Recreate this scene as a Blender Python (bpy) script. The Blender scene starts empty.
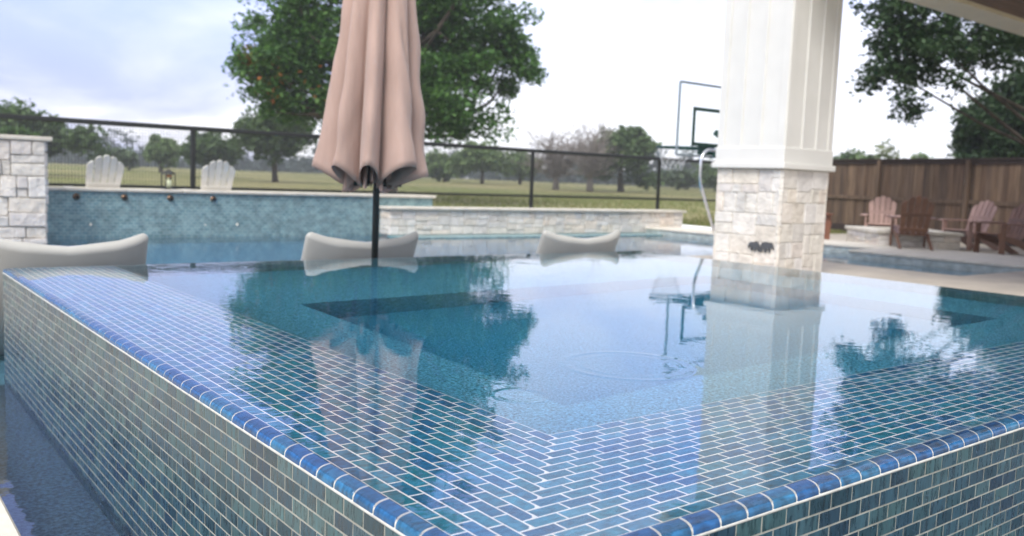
import bpy, math, random
import numpy as np
from mathutils import Vector, Matrix
R_ = math.radians
S = bpy.context.scene
COL = S.collection
rng = random.Random(7)
nrs = np.random.RandomState(11)

# ------------------------------------------------------------------ camera model (world axes follow the spa's two sides)
FPX, ROLL, HZ = 880.0, 0.038, 180.0
EYE = 1.13
PITCH = math.atan((268 - HZ) / FPX * math.cos(ROLL))
RIGHT = Vector((0.78660, -0.61747, 0)); FWD = Vector((0.61747, 0.78660, 0))

def at(x, d):
    """ground position at distance d (along the view axis) in the direction of picture column x"""
    u = (x - 512) * math.cos(ROLL) + (HZ + (x - 512) * ROLL - 268) * math.sin(ROLL)
    p = RIGHT * (u * d / (FPX / math.cos(PITCH))) + FWD * d
    return p.x, p.y

# ------------------------------------------------------------------ mesh builder
class MB:
    def __init__(s): s.v = []; s.f = []; s.m = []; s.s = []
    def add(s, vs, fs, mi=0, smooth=False):
        o = len(s.v); s.v.extend([tuple(q) for q in vs])
        for f in fs:
            s.f.append(tuple(o + i for i in f)); s.m.append(mi); s.s.append(smooth)
        return s
    def box(s, c, size, rot=None, b=0.0, mi=0):
        hx, hy, hz = size[0] / 2, size[1] / 2, size[2] / 2
        b = min(b, hx * .9, hy * .9, hz * .9)
        M = rot if rot is not None else Matrix.Identity(3)
        c = Vector(c)
        if b <= 0:
            vs = [c + M @ Vector((x * hx, y * hy, z * hz)) for x in (-1, 1) for y in (-1, 1) for z in (-1, 1)]
            return s.add(vs, [(0, 1, 3, 2), (4, 6, 7, 5), (0, 4, 5, 1), (2, 3, 7, 6), (0, 2, 6, 4), (1, 5, 7, 3)], mi)
        vs = []; idx = {}
        for x in (-1, 1):
            for y in (-1, 1):
                for z in (-1, 1):
                    for a, q in enumerate(((x * hx, y * (hy - b), z * (hz - b)), (x * (hx - b), y * hy, z * (hz - b)), (x * (hx - b), y * (hy - b), z * hz))):
                        idx[x, y, z, a] = len(vs); vs.append(c + M @ Vector(q))
        I = lambda x, y, z, a: idx[x, y, z, a]
        fs = []
        for q in (-1, 1):
            fs.append((I(q, -1, -1, 0), I(q, 1, -1, 0), I(q, 1, 1, 0), I(q, -1, 1, 0)))
            fs.append((I(-1, q, -1, 1), I(1, q, -1, 1), I(1, q, 1, 1), I(-1, q, 1, 1)))
            fs.append((I(-1, -1, q, 2), I(1, -1, q, 2), I(1, 1, q, 2), I(-1, 1, q, 2)))
            for w in (-1, 1):
                fs.append((I(q, w, -1, 0), I(q, w, 1, 0), I(q, w, 1, 1), I(q, w, -1, 1)))
                fs.append((I(q, -1, w, 0), I(q, 1, w, 0), I(q, 1, w, 2), I(q, -1, w, 2)))
                fs.append((I(-1, q, w, 1), I(1, q, w, 1), I(1, q, w, 2), I(-1, q, w, 2)))
                for z in (-1, 1):
                    fs.append((I(q, w, z, 0), I(q, w, z, 1), I(q, w, z, 2)))
        return s.add(vs, fs, mi)
    def span(s, a, b_, bev=0.0, mi=0):
        return s.box([(a[i] + b_[i]) / 2 for i in range(3)], [abs(a[i] - b_[i]) for i in range(3)], None, bev, mi)
    def beam(s, p, q, w, h, b=0.0, mi=0, up=(0, 0, 1)):
        p, q = Vector(p), Vector(q); d = (q - p); L = d.length; d.normalize()
        u = Vector(up); x = d.cross(u)
        if x.length < 1e-4: x = d.cross(Vector((1, 0, 0)))
        x.normalize(); z = x.cross(d)
        return s.box((p + q) / 2, (w, L, h), Matrix((x, d, z)).transposed(), b, mi)
    def tube(s, pts, rad, n=8, mi=0, caps=True, smooth=True):
        pts = [Vector(p) for p in pts]
        if not hasattr(rad, '__len__'): rad = [rad] * len(pts)
        vs = []; fs = []; prev = None
        for i, p in enumerate(pts):
            t = (pts[min(i + 1, len(pts) - 1)] - pts[max(i - 1, 0)]).normalized()
            if prev is None:
                a = t.cross(Vector((0, 0, 1)))
                if a.length < .1: a = t.cross(Vector((1, 0, 0)))
            else: a = prev - t * prev.dot(t)
            a.normalize(); prev = a; b = t.cross(a)
            for k in range(n):
                an = 2 * math.pi * k / n
                vs.append(p + (a * math.cos(an) + b * math.sin(an)) * rad[i])
        for i in range(len(pts) - 1):
            for k in range(n):
                fs.append((i * n + k, i * n + (k + 1) % n, (i + 1) * n + (k + 1) % n, (i + 1) * n + k))
        if caps:
            fs.append(tuple(range(n))[::-1]); fs.append(tuple((len(pts) - 1) * n + k for k in range(n)))
        return s.add(vs, fs, mi, smooth)
    def prism(s, poly, o, u, v, t, mi=0):
        o, u, v = Vector(o), Vector(u), Vector(v); nrm = u.cross(v).normalized() * t
        n = len(poly)
        a = [o + u * x + v * y for x, y in poly]; b = [q + nrm for q in a]
        fs = [tuple(range(n))[::-1], tuple(range(n, 2 * n))] + [(i, (i + 1) % n, n + (i + 1) % n, n + i) for i in range(n)]
        return s.add(a + b, fs, mi)
    def build(s, name, mats, parent=None, loc=(0, 0, 0)):
        me = bpy.data.meshes.new(name); me.from_pydata(s.v, [], s.f)
        if not isinstance(mats, (list, tuple)): mats = [mats]
        for m in mats: me.materials.append(m)
        me.polygons.foreach_set('material_index', s.m); me.polygons.foreach_set('use_smooth', s.s)
        me.update()
        o = bpy.data.objects.new(name, me); COL.objects.link(o); o.location = loc
        if parent: o.parent = parent
        return o

def tag(o, label=None, cat=None, group=None, kind=None):
    if label: o['label'] = label
    if cat: o['category'] = cat
    if group: o['group'] = group
    if kind: o['kind'] = kind
    return o
def empty(name, loc, rz=0, label=None, cat=None, group=None):
    o = bpy.data.objects.new(name, None); COL.objects.link(o); o.location = loc; o.rotation_euler = (0, 0, rz)
    o.empty_display_size = .1
    return tag(o, label, cat, group)
def copy_tree(o, parent=None):
    c = o.copy(); COL.objects.link(c)
    if parent: c.parent = parent
    for ch in list(o.children): copy_tree(ch, c)
    return c

# ------------------------------------------------------------------ materials
def nodes(name):
    m = bpy.data.materials.new(name); m.use_nodes = True
    nt = m.node_tree; nt.nodes.clear()
    out = nt.nodes.new('ShaderNodeOutputMaterial')
    return m, nt, out
def N(nt, t, **kw):
    n = nt.nodes.new(t)
    for k, v in kw.items():
        if k.startswith('in_'):
            key = k[3:]; key = int(key) if key.isdigit() else key.replace('_', ' ')
            n.inputs[key].default_value = v
        else: setattr(n, k, v)
    return n
def ramp(nt, stops, interp='LINEAR'):
    r = nt.nodes.new('ShaderNodeValToRGB'); cr = r.color_ramp; cr.interpolation = interp
    while len(cr.elements) < len(stops): cr.elements.new(.5)
    for e, (p, c) in zip(cr.elements, stops):
        e.position = p; e.color = (c[0], c[1], c[2], 1)
    return r
def coords(nt, scale):
    tc = N(nt, 'ShaderNodeTexCoord'); mp = N(nt, 'ShaderNodeMapping')
    mp.inputs['Scale'].default_value = scale
    nt.links.new(tc.outputs['Object'], mp.inputs['Vector'])
    return mp.outputs['Vector']
def surf(name, cols, rough=.6, metal=0., spec=.5, noise=None, bump=None, translucent=None, coat=0., sheen=0., isl=True, rvar=0.):
    """cols: one colour or a list spread over the mesh islands; noise=(scale xyz, low, high, detail); bump=(scale xyz, strength, distance)"""
    m, nt, out = nodes(name); L = nt.links.new
    b = N(nt, 'ShaderNodeBsdfPrincipled', in_Roughness=rough, in_Metallic=metal, in_Specular_IOR_Level=spec)
    b.inputs['Coat Weight'].default_value = coat; b.inputs['Coat Roughness'].default_value = .08
    if sheen: b.inputs['Sheen Weight'].default_value = sheen
    if not isinstance(cols, list): cols = [cols]
    if len(cols) > 1:
        g = N(nt, 'ShaderNodeNewGeometry')
        r = ramp(nt, [((i + .5) / len(cols), c) for i, c in enumerate(cols)])
        L(g.outputs['Random Per Island'], r.inputs[0]); c = r.outputs[0]
    else:
        rgb = N(nt, 'ShaderNodeRGB'); rgb.outputs[0].default_value = (*cols[0], 1); c = rgb.outputs[0]
    if noise:
        sc, lo, hi, det = noise
        v = coords(nt, sc)
        n = N(nt, 'ShaderNodeTexNoise', in_Scale=1.0, in_Detail=det, in_Roughness=.6); L(v, n.inputs['Vector'])
        if len(cols) > 1:
            n.noise_dimensions = '4D'
            mw = N(nt, 'ShaderNodeMath', operation='MULTIPLY', in_1=40.0); L(g.outputs['Random Per Island'], mw.inputs[0]); L(mw.outputs[0], n.inputs['W'])
        mr = N(nt, 'ShaderNodeMapRange', in_From_Min=.3, in_From_Max=.7, in_To_Min=lo, in_To_Max=hi); L(n.outputs[0], mr.inputs[0])
        mx = N(nt, 'ShaderNodeMix', data_type='RGBA', blend_type='MULTIPLY', in_0=1.0)
        L(c, mx.inputs[6]); L(mr.outputs[0], mx.inputs[7]); c = mx.outputs[2]
        if rvar:
            rr = N(nt, 'ShaderNodeMapRange', in_From_Min=.3, in_From_Max=.7, in_To_Min=max(.02, rough - rvar), in_To_Max=min(1, rough + rvar)); L(n.outputs[0], rr.inputs[0]); L(rr.outputs[0], b.inputs['Roughness'])
    L(c, b.inputs['Base Color'])
    if bump:
        sc, st, di = bump
        v = coords(nt, sc)
        n = N(nt, 'ShaderNodeTexNoise', in_Scale=1.0, in_Detail=5.0, in_Roughness=.6); L(v, n.inputs['Vector'])
        bp = N(nt, 'ShaderNodeBump', in_Strength=st, in_Distance=di); L(n.outputs[0], bp.inputs['Height']); L(bp.outputs[0], b.inputs['Normal'])
    if translucent:
        t = N(nt, 'ShaderNodeBsdfTranslucent'); L(c, t.inputs['Color'])
        mx = N(nt, 'ShaderNodeMixShader', in_0=translucent); L(b.outputs[0], mx.inputs[1]); L(t.outputs[0], mx.inputs[2]); L(mx.outputs[0], out.inputs[0])
    else: L(b.outputs[0], out.inputs[0])
    return m

def leafmat(name, cols, tr=.38):
    return surf(name, cols, rough=.55, spec=.35, translucent=tr, noise=((.7, .7, .7), .65, 1.35, 3.0))

def brickmat(name, c1, c2, mortar, w, h, gap, rough, axis='XZ', bump=.4, spec=.5):
    m, nt, out = nodes(name); L = nt.links.new
    tc = N(nt, 'ShaderNodeTexCoord'); sp = N(nt, 'ShaderNodeSeparateXYZ'); cb = N(nt, 'ShaderNodeCombineXYZ')
    L(tc.outputs['Object'], sp.inputs[0]); ad = N(nt, 'ShaderNodeMath', operation='ADD'); L(sp.outputs[0], ad.inputs[0]); L(sp.outputs[1], ad.inputs[1])
    L(ad.outputs[0], cb.inputs[0]); L(sp.outputs[2], cb.inputs[1])
    br = N(nt, 'ShaderNodeTexBrick', in_Scale=1.0, in_Mortar_Size=gap, in_Mortar_Smooth=.1, in_Bias=0., in_Brick_Width=w, in_Row_Height=h)
    br.inputs['Color1'].default_value = (*c1, 1); br.inputs['Color2'].default_value = (*c2, 1); br.inputs['Mortar'].default_value = (*mortar, 1)
    L(cb.outputs[0], br.inputs['Vector'])
    n = N(nt, 'ShaderNodeTexNoise', in_Scale=9.0, in_Detail=4.0); L(tc.outputs['Object'], n.inputs['Vector'])
    mr = N(nt, 'ShaderNodeMapRange', in_From_Min=.3, in_From_Max=.7, in_To_Min=.75, in_To_Max=1.25); L(n.outputs[0], mr.inputs[0])
    mx = N(nt, 'ShaderNodeMix', data_type='RGBA', blend_type='MULTIPLY', in_0=1.0); L(br.outputs[0], mx.inputs[6]); L(mr.outputs[0], mx.inputs[7])
    b = N(nt, 'ShaderNodeBsdfPrincipled', in_Roughness=rough, in_Specular_IOR_Level=spec); L(mx.outputs[2], b.inputs['Base Color'])
    bp = N(nt, 'ShaderNodeBump', in_Strength=bump, in_Distance=.004); bp.invert = True; L(br.outputs['Fac'], bp.inputs['Height']); L(bp.outputs[0], b.inputs['Normal'])
    L(b.outputs[0], out.inputs[0])
    return m

def watermat(name, tint, dens, ripples, ring=False):
    m, nt, out = nodes(name); L = nt.links.new
    g = N(nt, 'ShaderNodeBsdfGlass', in_Roughness=0.0, in_IOR=1.42); g.inputs['Color'].default_value = (1, 1, 1, 1)
    h = None
    for sc, w, det in ripples:
        v = coords(nt, sc); n = N(nt, 'ShaderNodeTexNoise', in_Scale=1.0, in_Detail=det, in_Roughness=.5, in_Distortion=.3); L(v, n.inputs['Vector'])
        mu = N(nt, 'ShaderNodeMath', operation='MULTIPLY', in_1=w); L(n.outputs[0], mu.inputs[0])
        if h is None: h = mu.outputs[0]
        else:
            a = N(nt, 'ShaderNodeMath', operation='ADD'); L(h, a.inputs[0]); L(mu.outputs[0], a.inputs[1]); h = a.outputs[0]
    if ring:                                  # two drop rings on the surface
        for cx, cy, r0, wd, amp in ((1.93, 1.86, .20, .014, .0006), (1.93, 1.86, .15, .012, .0003), (1.40, 1.72, .07, .01, .0003)):
            tc = N(nt, 'ShaderNodeTexCoord'); vm = N(nt, 'ShaderNodeVectorMath', operation='DISTANCE'); L(tc.outputs['Object'], vm.inputs[0]); vm.inputs[1].default_value = (cx, cy, .58)
            s1 = N(nt, 'ShaderNodeMath', operation='SUBTRACT', in_1=r0); L(vm.outputs['Value'], s1.inputs[0])
            s2 = N(nt, 'ShaderNodeMath', operation='DIVIDE', in_1=wd); L(s1.outputs[0], s2.inputs[0])
            s3 = N(nt, 'ShaderNodeMath', operation='MULTIPLY'); L(s2.outputs[0], s3.inputs[0]); L(s2.outputs[0], s3.inputs[1])
            s4 = N(nt, 'ShaderNodeMath', operation='MULTIPLY', in_1=-1.0); L(s3.outputs[0], s4.inputs[0])
            s5 = N(nt, 'ShaderNodeMath', operation='EXPONENT'); L(s4.outputs[0], s5.inputs[0])
            s6 = N(nt, 'ShaderNodeMath', operation='MULTIPLY', in_1=amp); L(s5.outputs[0], s6.inputs[0])
            a = N(nt, 'ShaderNodeMath', operation='ADD'); L(h, a.inputs[0]); L(s6.outputs[0], a.inputs[1]); h = a.outputs[0]
    if ring:                                  # patches of breeze ripple
        v = coords(nt, (.9, .9, 1)); nm = N(nt, 'ShaderNodeTexNoise', in_Scale=1.0, in_Detail=1.0); L(v, nm.inputs['Vector'])
        mk = N(nt, 'ShaderNodeMapRange', in_From_Min=.50, in_From_Max=.66, in_To_Min=0., in_To_Max=.0005); L(nm.outputs[0], mk.inputs[0])
        v = coords(nt, (16, 16, 1)); nr = N(nt, 'ShaderNodeTexNoise', in_Scale=1.0, in_Detail=2.0, in_Roughness=.45, in_Distortion=.6); L(v, nr.inputs['Vector'])
        mu = N(nt, 'ShaderNodeMath', operation='MULTIPLY'); L(mk.outputs[0], mu.inputs[0]); L(nr.outputs[0], mu.inputs[1])
        a = N(nt, 'ShaderNodeMath', operation='ADD'); L(h, a.inputs[0]); L(mu.outputs[0], a.inputs[1]); h = a.outputs[0]
    bp = N(nt, 'ShaderNodeBump', in_Strength=1.0, in_Distance=1.0); L(h, bp.inputs['Height']); L(bp.outputs[0], g.inputs['Normal'])
    L(g.outputs[0], out.inputs['Surface'])
    va = N(nt, 'ShaderNodeVolumeAbsorption', in_Density=dens); va.inputs['Color'].default_value = (*tint, 1)
    L(va.outputs[0], out.inputs['Volume'])
    return m

M = {}
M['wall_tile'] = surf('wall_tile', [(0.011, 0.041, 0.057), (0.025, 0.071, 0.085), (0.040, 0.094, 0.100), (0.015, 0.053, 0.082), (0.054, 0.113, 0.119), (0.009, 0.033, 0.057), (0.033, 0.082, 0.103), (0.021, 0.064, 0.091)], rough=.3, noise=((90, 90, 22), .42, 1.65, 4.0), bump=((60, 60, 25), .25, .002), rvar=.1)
M['rim_tile'] = surf('rim_tile', [(0.008, 0.073, 0.206), (0.010, 0.095, 0.237), (0.012, 0.067, 0.175), (0.020, 0.123, 0.237), (0.008, 0.056, 0.163), (0.024, 0.140, 0.250), (0.012, 0.095, 0.213)], rough=.22, noise=((40, 90, 60), .50, 1.6, 3.0))
M['ledge_tile'] = surf('ledge_tile', [(.008, .13, .24), (.006, .09, .20), (.018, .18, .28), (.008, .12, .19), (.035, .20, .32), (.012, .12, .26), (.008, .085, .20), (.010, .15, .22)], rough=.2, noise=((45, 90, 30), .55, 1.65, 3.0))
M['grout'] = surf('grout', (.80, .81, .80), rough=.85, noise=((25, 25, 25), .8, 1.1, 4.0), bump=((120, 120, 120), .3, .003))
M['rim_grout'] = surf('rim_grout', (.60, .60, .56), rough=.85, noise=((25, 25, 9), .75, 1.12, 4.0), bump=((120, 120, 120), .3, .003))
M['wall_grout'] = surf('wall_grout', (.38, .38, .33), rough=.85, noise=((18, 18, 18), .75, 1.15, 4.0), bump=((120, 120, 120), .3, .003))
M['plaster'] = surf('plaster', (.15, .33, .42), rough=.7, noise=((110, 110, 110), .35, 1.9, 2.0))
M['pool_plaster'] = surf('pool_plaster', (.20, .40, .50), rough=.7, noise=((40, 40, 40), .75, 1.25, 3.0))
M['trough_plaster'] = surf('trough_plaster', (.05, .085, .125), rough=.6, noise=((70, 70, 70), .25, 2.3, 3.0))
M['pool_tile'] = brickmat('pool_tile', (.10, .21, .235), (.19, .31, .33), (.31, .385, .39), .10, .05, .005, .3)
M['band_tile'] = brickmat('band_tile', (.36, .41, .40), (.46, .50, .48), (.40, .45, .45), .15, .075, .006, .3)
M['stone'] = surf('stone', [(0.699, 0.662, 0.596), (0.762, 0.725, 0.670), (0.613, 0.589, 0.554), (0.741, 0.672, 0.574), (0.783, 0.757, 0.724), (0.657, 0.630, 0.607), (0.730, 0.630, 0.532), (0.772, 0.735, 0.681)], rough=.9, noise=((7, 7, 7), .8, 1.12, 5.0), bump=((9, 9, 9), 1.0, .035))
M['mortar'] = surf('mortar', (.66, .64, .59), rough=.95, bump=((60, 60, 60), .5, .01))
M['capstone'] = surf('capstone', (.60, .56, .49), rough=.85, noise=((5, 5, 5), .85, 1.1, 5.0), bump=((30, 30, 30), .4, .01))
M['deck'] = surf('deck', (.46, .41, .34), rough=.85, noise=((3, 3, 3), .82, 1.12, 6.0), bump=((60, 60, 60), .3, .006))
M['white_paint'] = surf('white_paint', (.73, .72, .685), rough=.5, noise=((2, 2, 2), .94, 1.04, 4.0), bump=((20, 20, 3), .08, .004))
M['beam_paint'] = surf('beam_paint', (.78, .70, .55), rough=.55, noise=((2, 2, 2), .92, 1.05, 4.0))
M['ceiling'] = surf('ceiling_wood', (.16, .09, .055), rough=.6, noise=((1.2, 30, 3), .6, 1.4, 4.0))
M['fabric'] = surf('umbrella_fabric', (.50, .355, .305), rough=.9, sheen=.25, noise=((9, 9, 2.5), .90, 1.08, 4.0), bump=((16, 16, 2.2), .35, .02), translucent=.18)
M['black'] = surf('black_metal', (.012, .014, .013), rough=.4, noise=((20, 20, 20), .7, 1.4, 3.0))
M['wire'] = surf('fence_wire', (.03, .035, .033), rough=.5)
M['chrome'] = surf('chrome', (.95, .95, .94), rough=.22, metal=1.0)
M['bronze'] = surf('bronze', (.30, .20, .14), rough=.35, metal=1.0)
M['lounger'] = surf('lounger_plastic', (.40, .395, .37), rough=.45, noise=((4, 4, 4), .93, 1.05, 3.0))
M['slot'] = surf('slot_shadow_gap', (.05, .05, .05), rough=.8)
M['white_chair'] = surf('white_chair', [(.70, .68, .62), (.76, .73, .67), (.66, .64, .59)], rough=.55, noise=((6, 6, 6), .9, 1.05, 3.0))
M['mauve_chair'] = surf('mauve_chair', [(.40, .255, .215), (.45, .29, .245), (.36, .225, .19)], rough=.6, noise=((6, 6, 6), .85, 1.1, 3.0))
M['brown_chair'] = surf('brown_chair', [(.17, .082, .046), (.205, .10, .056), (.145, .07, .040)], rough=.55, noise=((6, 6, 6), .8, 1.2, 3.0))
M['rust_chair'] = surf('rust_chair', [(.17, .065, .035), (.20, .08, .045)], rough=.6, noise=((6, 6, 6), .8, 1.2, 3.0))
M['fence_wood'] = surf('fence_wood', [(0.120, 0.074, 0.047), (0.168, 0.108, 0.068), (0.089, 0.059, 0.041), (0.203, 0.135, 0.085), (0.138, 0.092, 0.063)], rough=.85, noise=((14, 14, 1.3), .55, 1.5, 4.0), bump=((40, 40, 3), .5, .006))
M['dark_wood'] = surf('dark_fence_wood', (.042, .027, .022), rough=.85, noise=((14, 14, 1.3), .6, 1.4, 4.0))
M['bark'] = surf('bark', (.085, .068, .052), rough=.95, noise=((6, 6, 1.5), .5, 1.5, 5.0), bump=((12, 12, 3), .9, .05))
M['bare_bark'] = surf('bare_bark', (.22, .195, .18), rough=.95)
M['emblem'] = surf('cast_metal', (.12, .125, .13), rough=.5, metal=.6, noise=((80, 80, 80), .6, 1.4, 3.0))
M['candle'] = surf('candle_wax', (.62, .66, .45), rough=.5)
M['ring_orange'] = surf('lantern_orange', (.45, .12, .05), rough=.5)
M['board_green'] = surf('hoop_green', (.012, .06, .045), rough=.5)
M['board_steel'] = surf('hoop_steel', (.30, .36, .40), rough=.4, metal=.5)
M['net'] = surf('hoop_net', (.65, .66, .66), rough=.9)
M['pit_ash'] = surf('pit_ash', (.03, .03, .03), rough=.95, noise=((30, 30, 30), .5, 1.6, 3.0))

def paneglass(name):
    m, nt, out = nodes(name); L = nt.links.new
    f = N(nt, 'ShaderNodeLayerWeight', in_Blend=.04); t = N(nt, 'ShaderNodeBsdfTransparent'); t.inputs[0].default_value = (.95, .97, .97, 1)
    g = N(nt, 'ShaderNodeBsdfGlossy', in_Roughness=.02); mx = N(nt, 'ShaderNodeMixShader')
    L(f.outputs[0], mx.inputs[0]); L(t.outputs[0], mx.inputs[1]); L(g.outputs[0], mx.inputs[2]); L(mx.outputs[0], out.inputs[0])
    return m
M['pane'] = paneglass('clear_pane')
M['spa_water'] = watermat('spa_water', (.24, .78, .90), .9, [((5, 5, 1), .0006, 2.0), ((22, 14, 1), .00012, 2.0), ((70, 55, 1), .00005, 1.0)], True)
M['pool_water'] = watermat('pool_water', (.22, .70, .90), .8, [((3.2, 3.2, 1), .004, 2.0), ((17, 11, 1), .0007, 2.0)])

def groundmat():
    m, nt, out = nodes('field_grass'); L = nt.links.new
    tc = N(nt, 'ShaderNodeTexCoord')
    n1 = N(nt, 'ShaderNodeTexNoise', in_Scale=.09, in_Detail=5.0, in_Roughness=.6); L(tc.outputs['Object'], n1.inputs['Vector'])
    r = ramp(nt, [(.35, (.16, .18, .062)), (.5, (.215, .21, .09)), (.68, (.295, .26, .135))]); L(n1.outputs[0], r.inputs[0])
    n2 = N(nt, 'ShaderNodeTexNoise', in_Scale=3.0, in_Detail=8.0, in_Roughness=.7); L(tc.outputs['Object'], n2.inputs['Vector'])
    mr = N(nt, 'ShaderNodeMapRange', in_From_Min=.3, in_From_Max=.7, in_To_Min=.6, in_To_Max=1.35); L(n2.outputs[0], mr.inputs[0])
    mx = N(nt, 'ShaderNodeMix', data_type='RGBA', blend_type='MULTIPLY', in_0=1.0); L(r.outputs[0], mx.inputs[6]); L(mr.outputs[0], mx.inputs[7])
    b = N(nt, 'ShaderNodeBsdfPrincipled', in_Roughness=.95, in_Specular_IOR_Level=.1); L(mx.outputs[2], b.inputs['Base Color'])
    bp = N(nt, 'ShaderNodeBump', in_Strength=.6, in_Distance=.1); L(n2.outputs[0], bp.inputs['Height']); L(bp.outputs[0], b.inputs['Normal'])
    L(b.outputs[0], out.inputs[0])
    return m
M['field'] = groundmat()

# ------------------------------------------------------------------ constants of the place
SX0, SX1, SY0, SY1, SZ = .718, 5.42, .908, 5.17, .58      # raised spa (outer faces, water level)
TP, TR = .073, .0335                                        # tile pitch along / across

def smooth(t): t = max(0., min(1., t)); return t * t * (3 - 2 * t)
def fh(x, y):
    d = math.hypot(x, y)
    near = .08 + .10 * smooth((y - 11.5) / 3.0) + .17 * smooth((y - 16.2) / 8.)
    return near + (.97 - near) * smooth((d - 22) / 95.)

# ------------------------------------------------------------------ the field: one sheet to the horizon with the pool's pit left open
xs = sorted(set([-900, -500, -300, -180, -110, -70, -45, -30, -18, -12, -6, 0, 4, 8, 12, 17.0, 19, 22, 26, 31, 37, 45, 55, 68, 85, 110, 150, 200, 280, 400, 600, 900]))
ys = sorted(set([-300, -80, -30, -15, -8, -2, 3, 6, 9, 11, 12, 13, 14, 14.95, 17, 20, 24, 28, 33, 40, 48, 58, 70, 85, 105, 135, 180, 250, 350, 520, 900]))
fm = MB(); vs = [(x, y, fh(x, y)) for y in ys for x in xs]; fs = []
for j in range(len(ys) - 1):
    for i in range(len(xs) - 1):
        cx, cy = (xs[i] + xs[i + 1]) / 2, (ys[j] + ys[j + 1]) / 2
        if -12 < cx < 17.0 and -8 < cy < 14.95: continue
        a = j * len(xs) + i; fs.append((a, a + 1, a + 1 + len(xs), a + len(xs)))
fm.add(vs, fs, 0, True)
tag(fm.build('field', M['field']), kind='structure')

# grass blades near the metal fence
def grass_patch():
    n = 26000
    v = []; f = []
    pts = []
    while len(pts) < n:
        x = rng.uniform(7.5, 34); y = rng.uniform(14.98, 34)
        if x > 17.1 or y > 15:
            if y < 17 or rng.random() < .55: pts.append((x, y))
    for i in range(4000):
        pts.append((rng.uniform(17.1, 20.5), rng.uniform(12.0, 15)))
    for x, y in pts:
        z = fh(x, y) - .01; h = rng.uniform(.05, .14); a = rng.uniform(0, 6.28); w = rng.uniform(.008, .02)
        dx, dy = math.cos(a) * w, math.sin(a) * w; lx, ly = rng.uniform(-.05, .05), rng.uniform(-.05, .05)
        o = len(v); v += [(x - dx, y - dy, z), (x + dx, y + dy, z), (x + lx, y + ly, z + h)]; f.append((o, o + 1, o + 2))
    b = MB(); b.add(v, f)
    o = b.build('grass', surf('grass_blades', [(.13, .18, .05), (.21, .22, .08), (.27, .24, .11), (.16, .20, .06)], rough=.8, spec=.2, translucent=.3))
    tag(o, 'rough green and straw coloured grass beyond the white stone wall', 'grass', kind='stuff')
grass_patch()

# ------------------------------------------------------------------ decks and coping
d = MB()
d.span((-12, -8, -.2), (.405, 14.9, .055), 0)
d.span((.41, -8, -.2), (13.9, -.35, .055), 0)
tag(d.build('pool_deck', M['deck']), kind='structure')
d = MB()                                                   # limestone edge of the catch trough
d.span((.02, -.30, .0), (.412, 5.1, .082), .008)
tag(d.build('trough_coping', M['capstone']), kind='structure')
d = MB()
d.span((16.2, -8, -.2), (22.5, 12.2, .12), 0)
tag(d.build('fireside_terrace', M['deck']), kind='structure')
d = MB()                                                   # wide limestone coping along the pool's far right side, with its jog
d.span((15.03, 8.35, .105), (16.21, 14.3, .16), .015); d.span((15.10, 8.36, -.3), (16.2, 14.3, .104))
d.span((13.90, -2, .105), (16.21, 8.35, .157), .015); d.span((13.97, -2, -.3), (16.2, 8.34, .104))
tag(d.build('pool_coping', M['capstone']), kind='structure')
d = MB()                                                   # pavilion floor flush with the spa's right rim
d.span((5.425, -3, -.9), (7.6, 5.12, .158), .012); d.span((7.6, -3, -.9), (11.05, 8.2, .16), .012)
d.span((11.05, -3, -.9), (13.9, 5.12, .159), .012)
tag(d.build('pavilion_floor', M['deck']), kind='structure')

# ------------------------------------------------------------------ pool basin and water
p = MB()
def quad(mb, a, b_, c, e, mi=0): mb.add([a, b_, c, e], [(0, 1, 2, 3)], mi)
LZ, DZ = -.30, -1.25
quad(p, (.405, 5.17, LZ), (15.05, 5.17, LZ), (15.05, 8.4, LZ), (.405, 8.4, LZ))
quad(p, (.405, 8.4, LZ), (15.05, 8.4, LZ), (15.05, 8.4, DZ), (.405, 8.4, DZ))
quad(p, (.405, 8.4, DZ), (15.05, 8.4, DZ), (17, 14.6, DZ), (.405, 14.6, DZ))
quad(p, (.405, 5.17, LZ), (.405, 14.6, LZ), (.405, 14.6, .05), (.405, 5.17, .05), 1)
quad(p, (.405, 8.4, DZ), (.405, 14.6, DZ), (.405, 14.6, LZ), (.405, 8.4, LZ))
quad(p, (15.05, 8.35, DZ), (15.05, 14.6, DZ), (15.05, 14.6, .12), (15.05, 8.35, .12), 1)
quad(p, (13.92, 5.1, LZ), (13.92, 8.35, LZ), (13.92, 8.35, .12), (13.92, 5.1, .12), 1)
quad(p, (13.92, 8.35, DZ), (15.05, 8.35, DZ), (15.05, 8.35, .12), (13.92, 8.35, .12), 1)
quad(p, (5.42, 5.17, LZ), (5.42, 5.12, LZ), (13.92, 5.12, LZ), (13.92, 5.17, LZ))
tag(p.build('pool_basin', [M['pool_plaster'], M['band_tile']]), kind='structure')
p = MB()
quad(p, (.405, -.35, -.16), (SX0, -.35, -.16), (SX0, 5.17, -.16), (.405, 5.17, -.16))
quad(p, (SX0, -.35, -.16), (5.42, -.35, -.16), (5.42, SY0, -.16), (SX0, SY0, -.16))
quad(p, (.405, -.35, -.16), (.405, 5.17, -.16), (.405, 5.17, .05), (.405, -.35, .05))
quad(p, (.405, -.35, -.16), (5.42, -.35, -.16), (5.42, -.35, .05), (.405, -.35, .05))
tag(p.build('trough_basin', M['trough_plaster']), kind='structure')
w = MB()
wx = [.405, SX0, 5.42, 7.6, 11.05, 13.92, 15.05]; wy = [-.35, SY0, 5.12, 5.17, 8.2, 8.35, 14.6]
vs = [(x, y, 0.) for y in wy for x in wx]; fs = []
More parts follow.
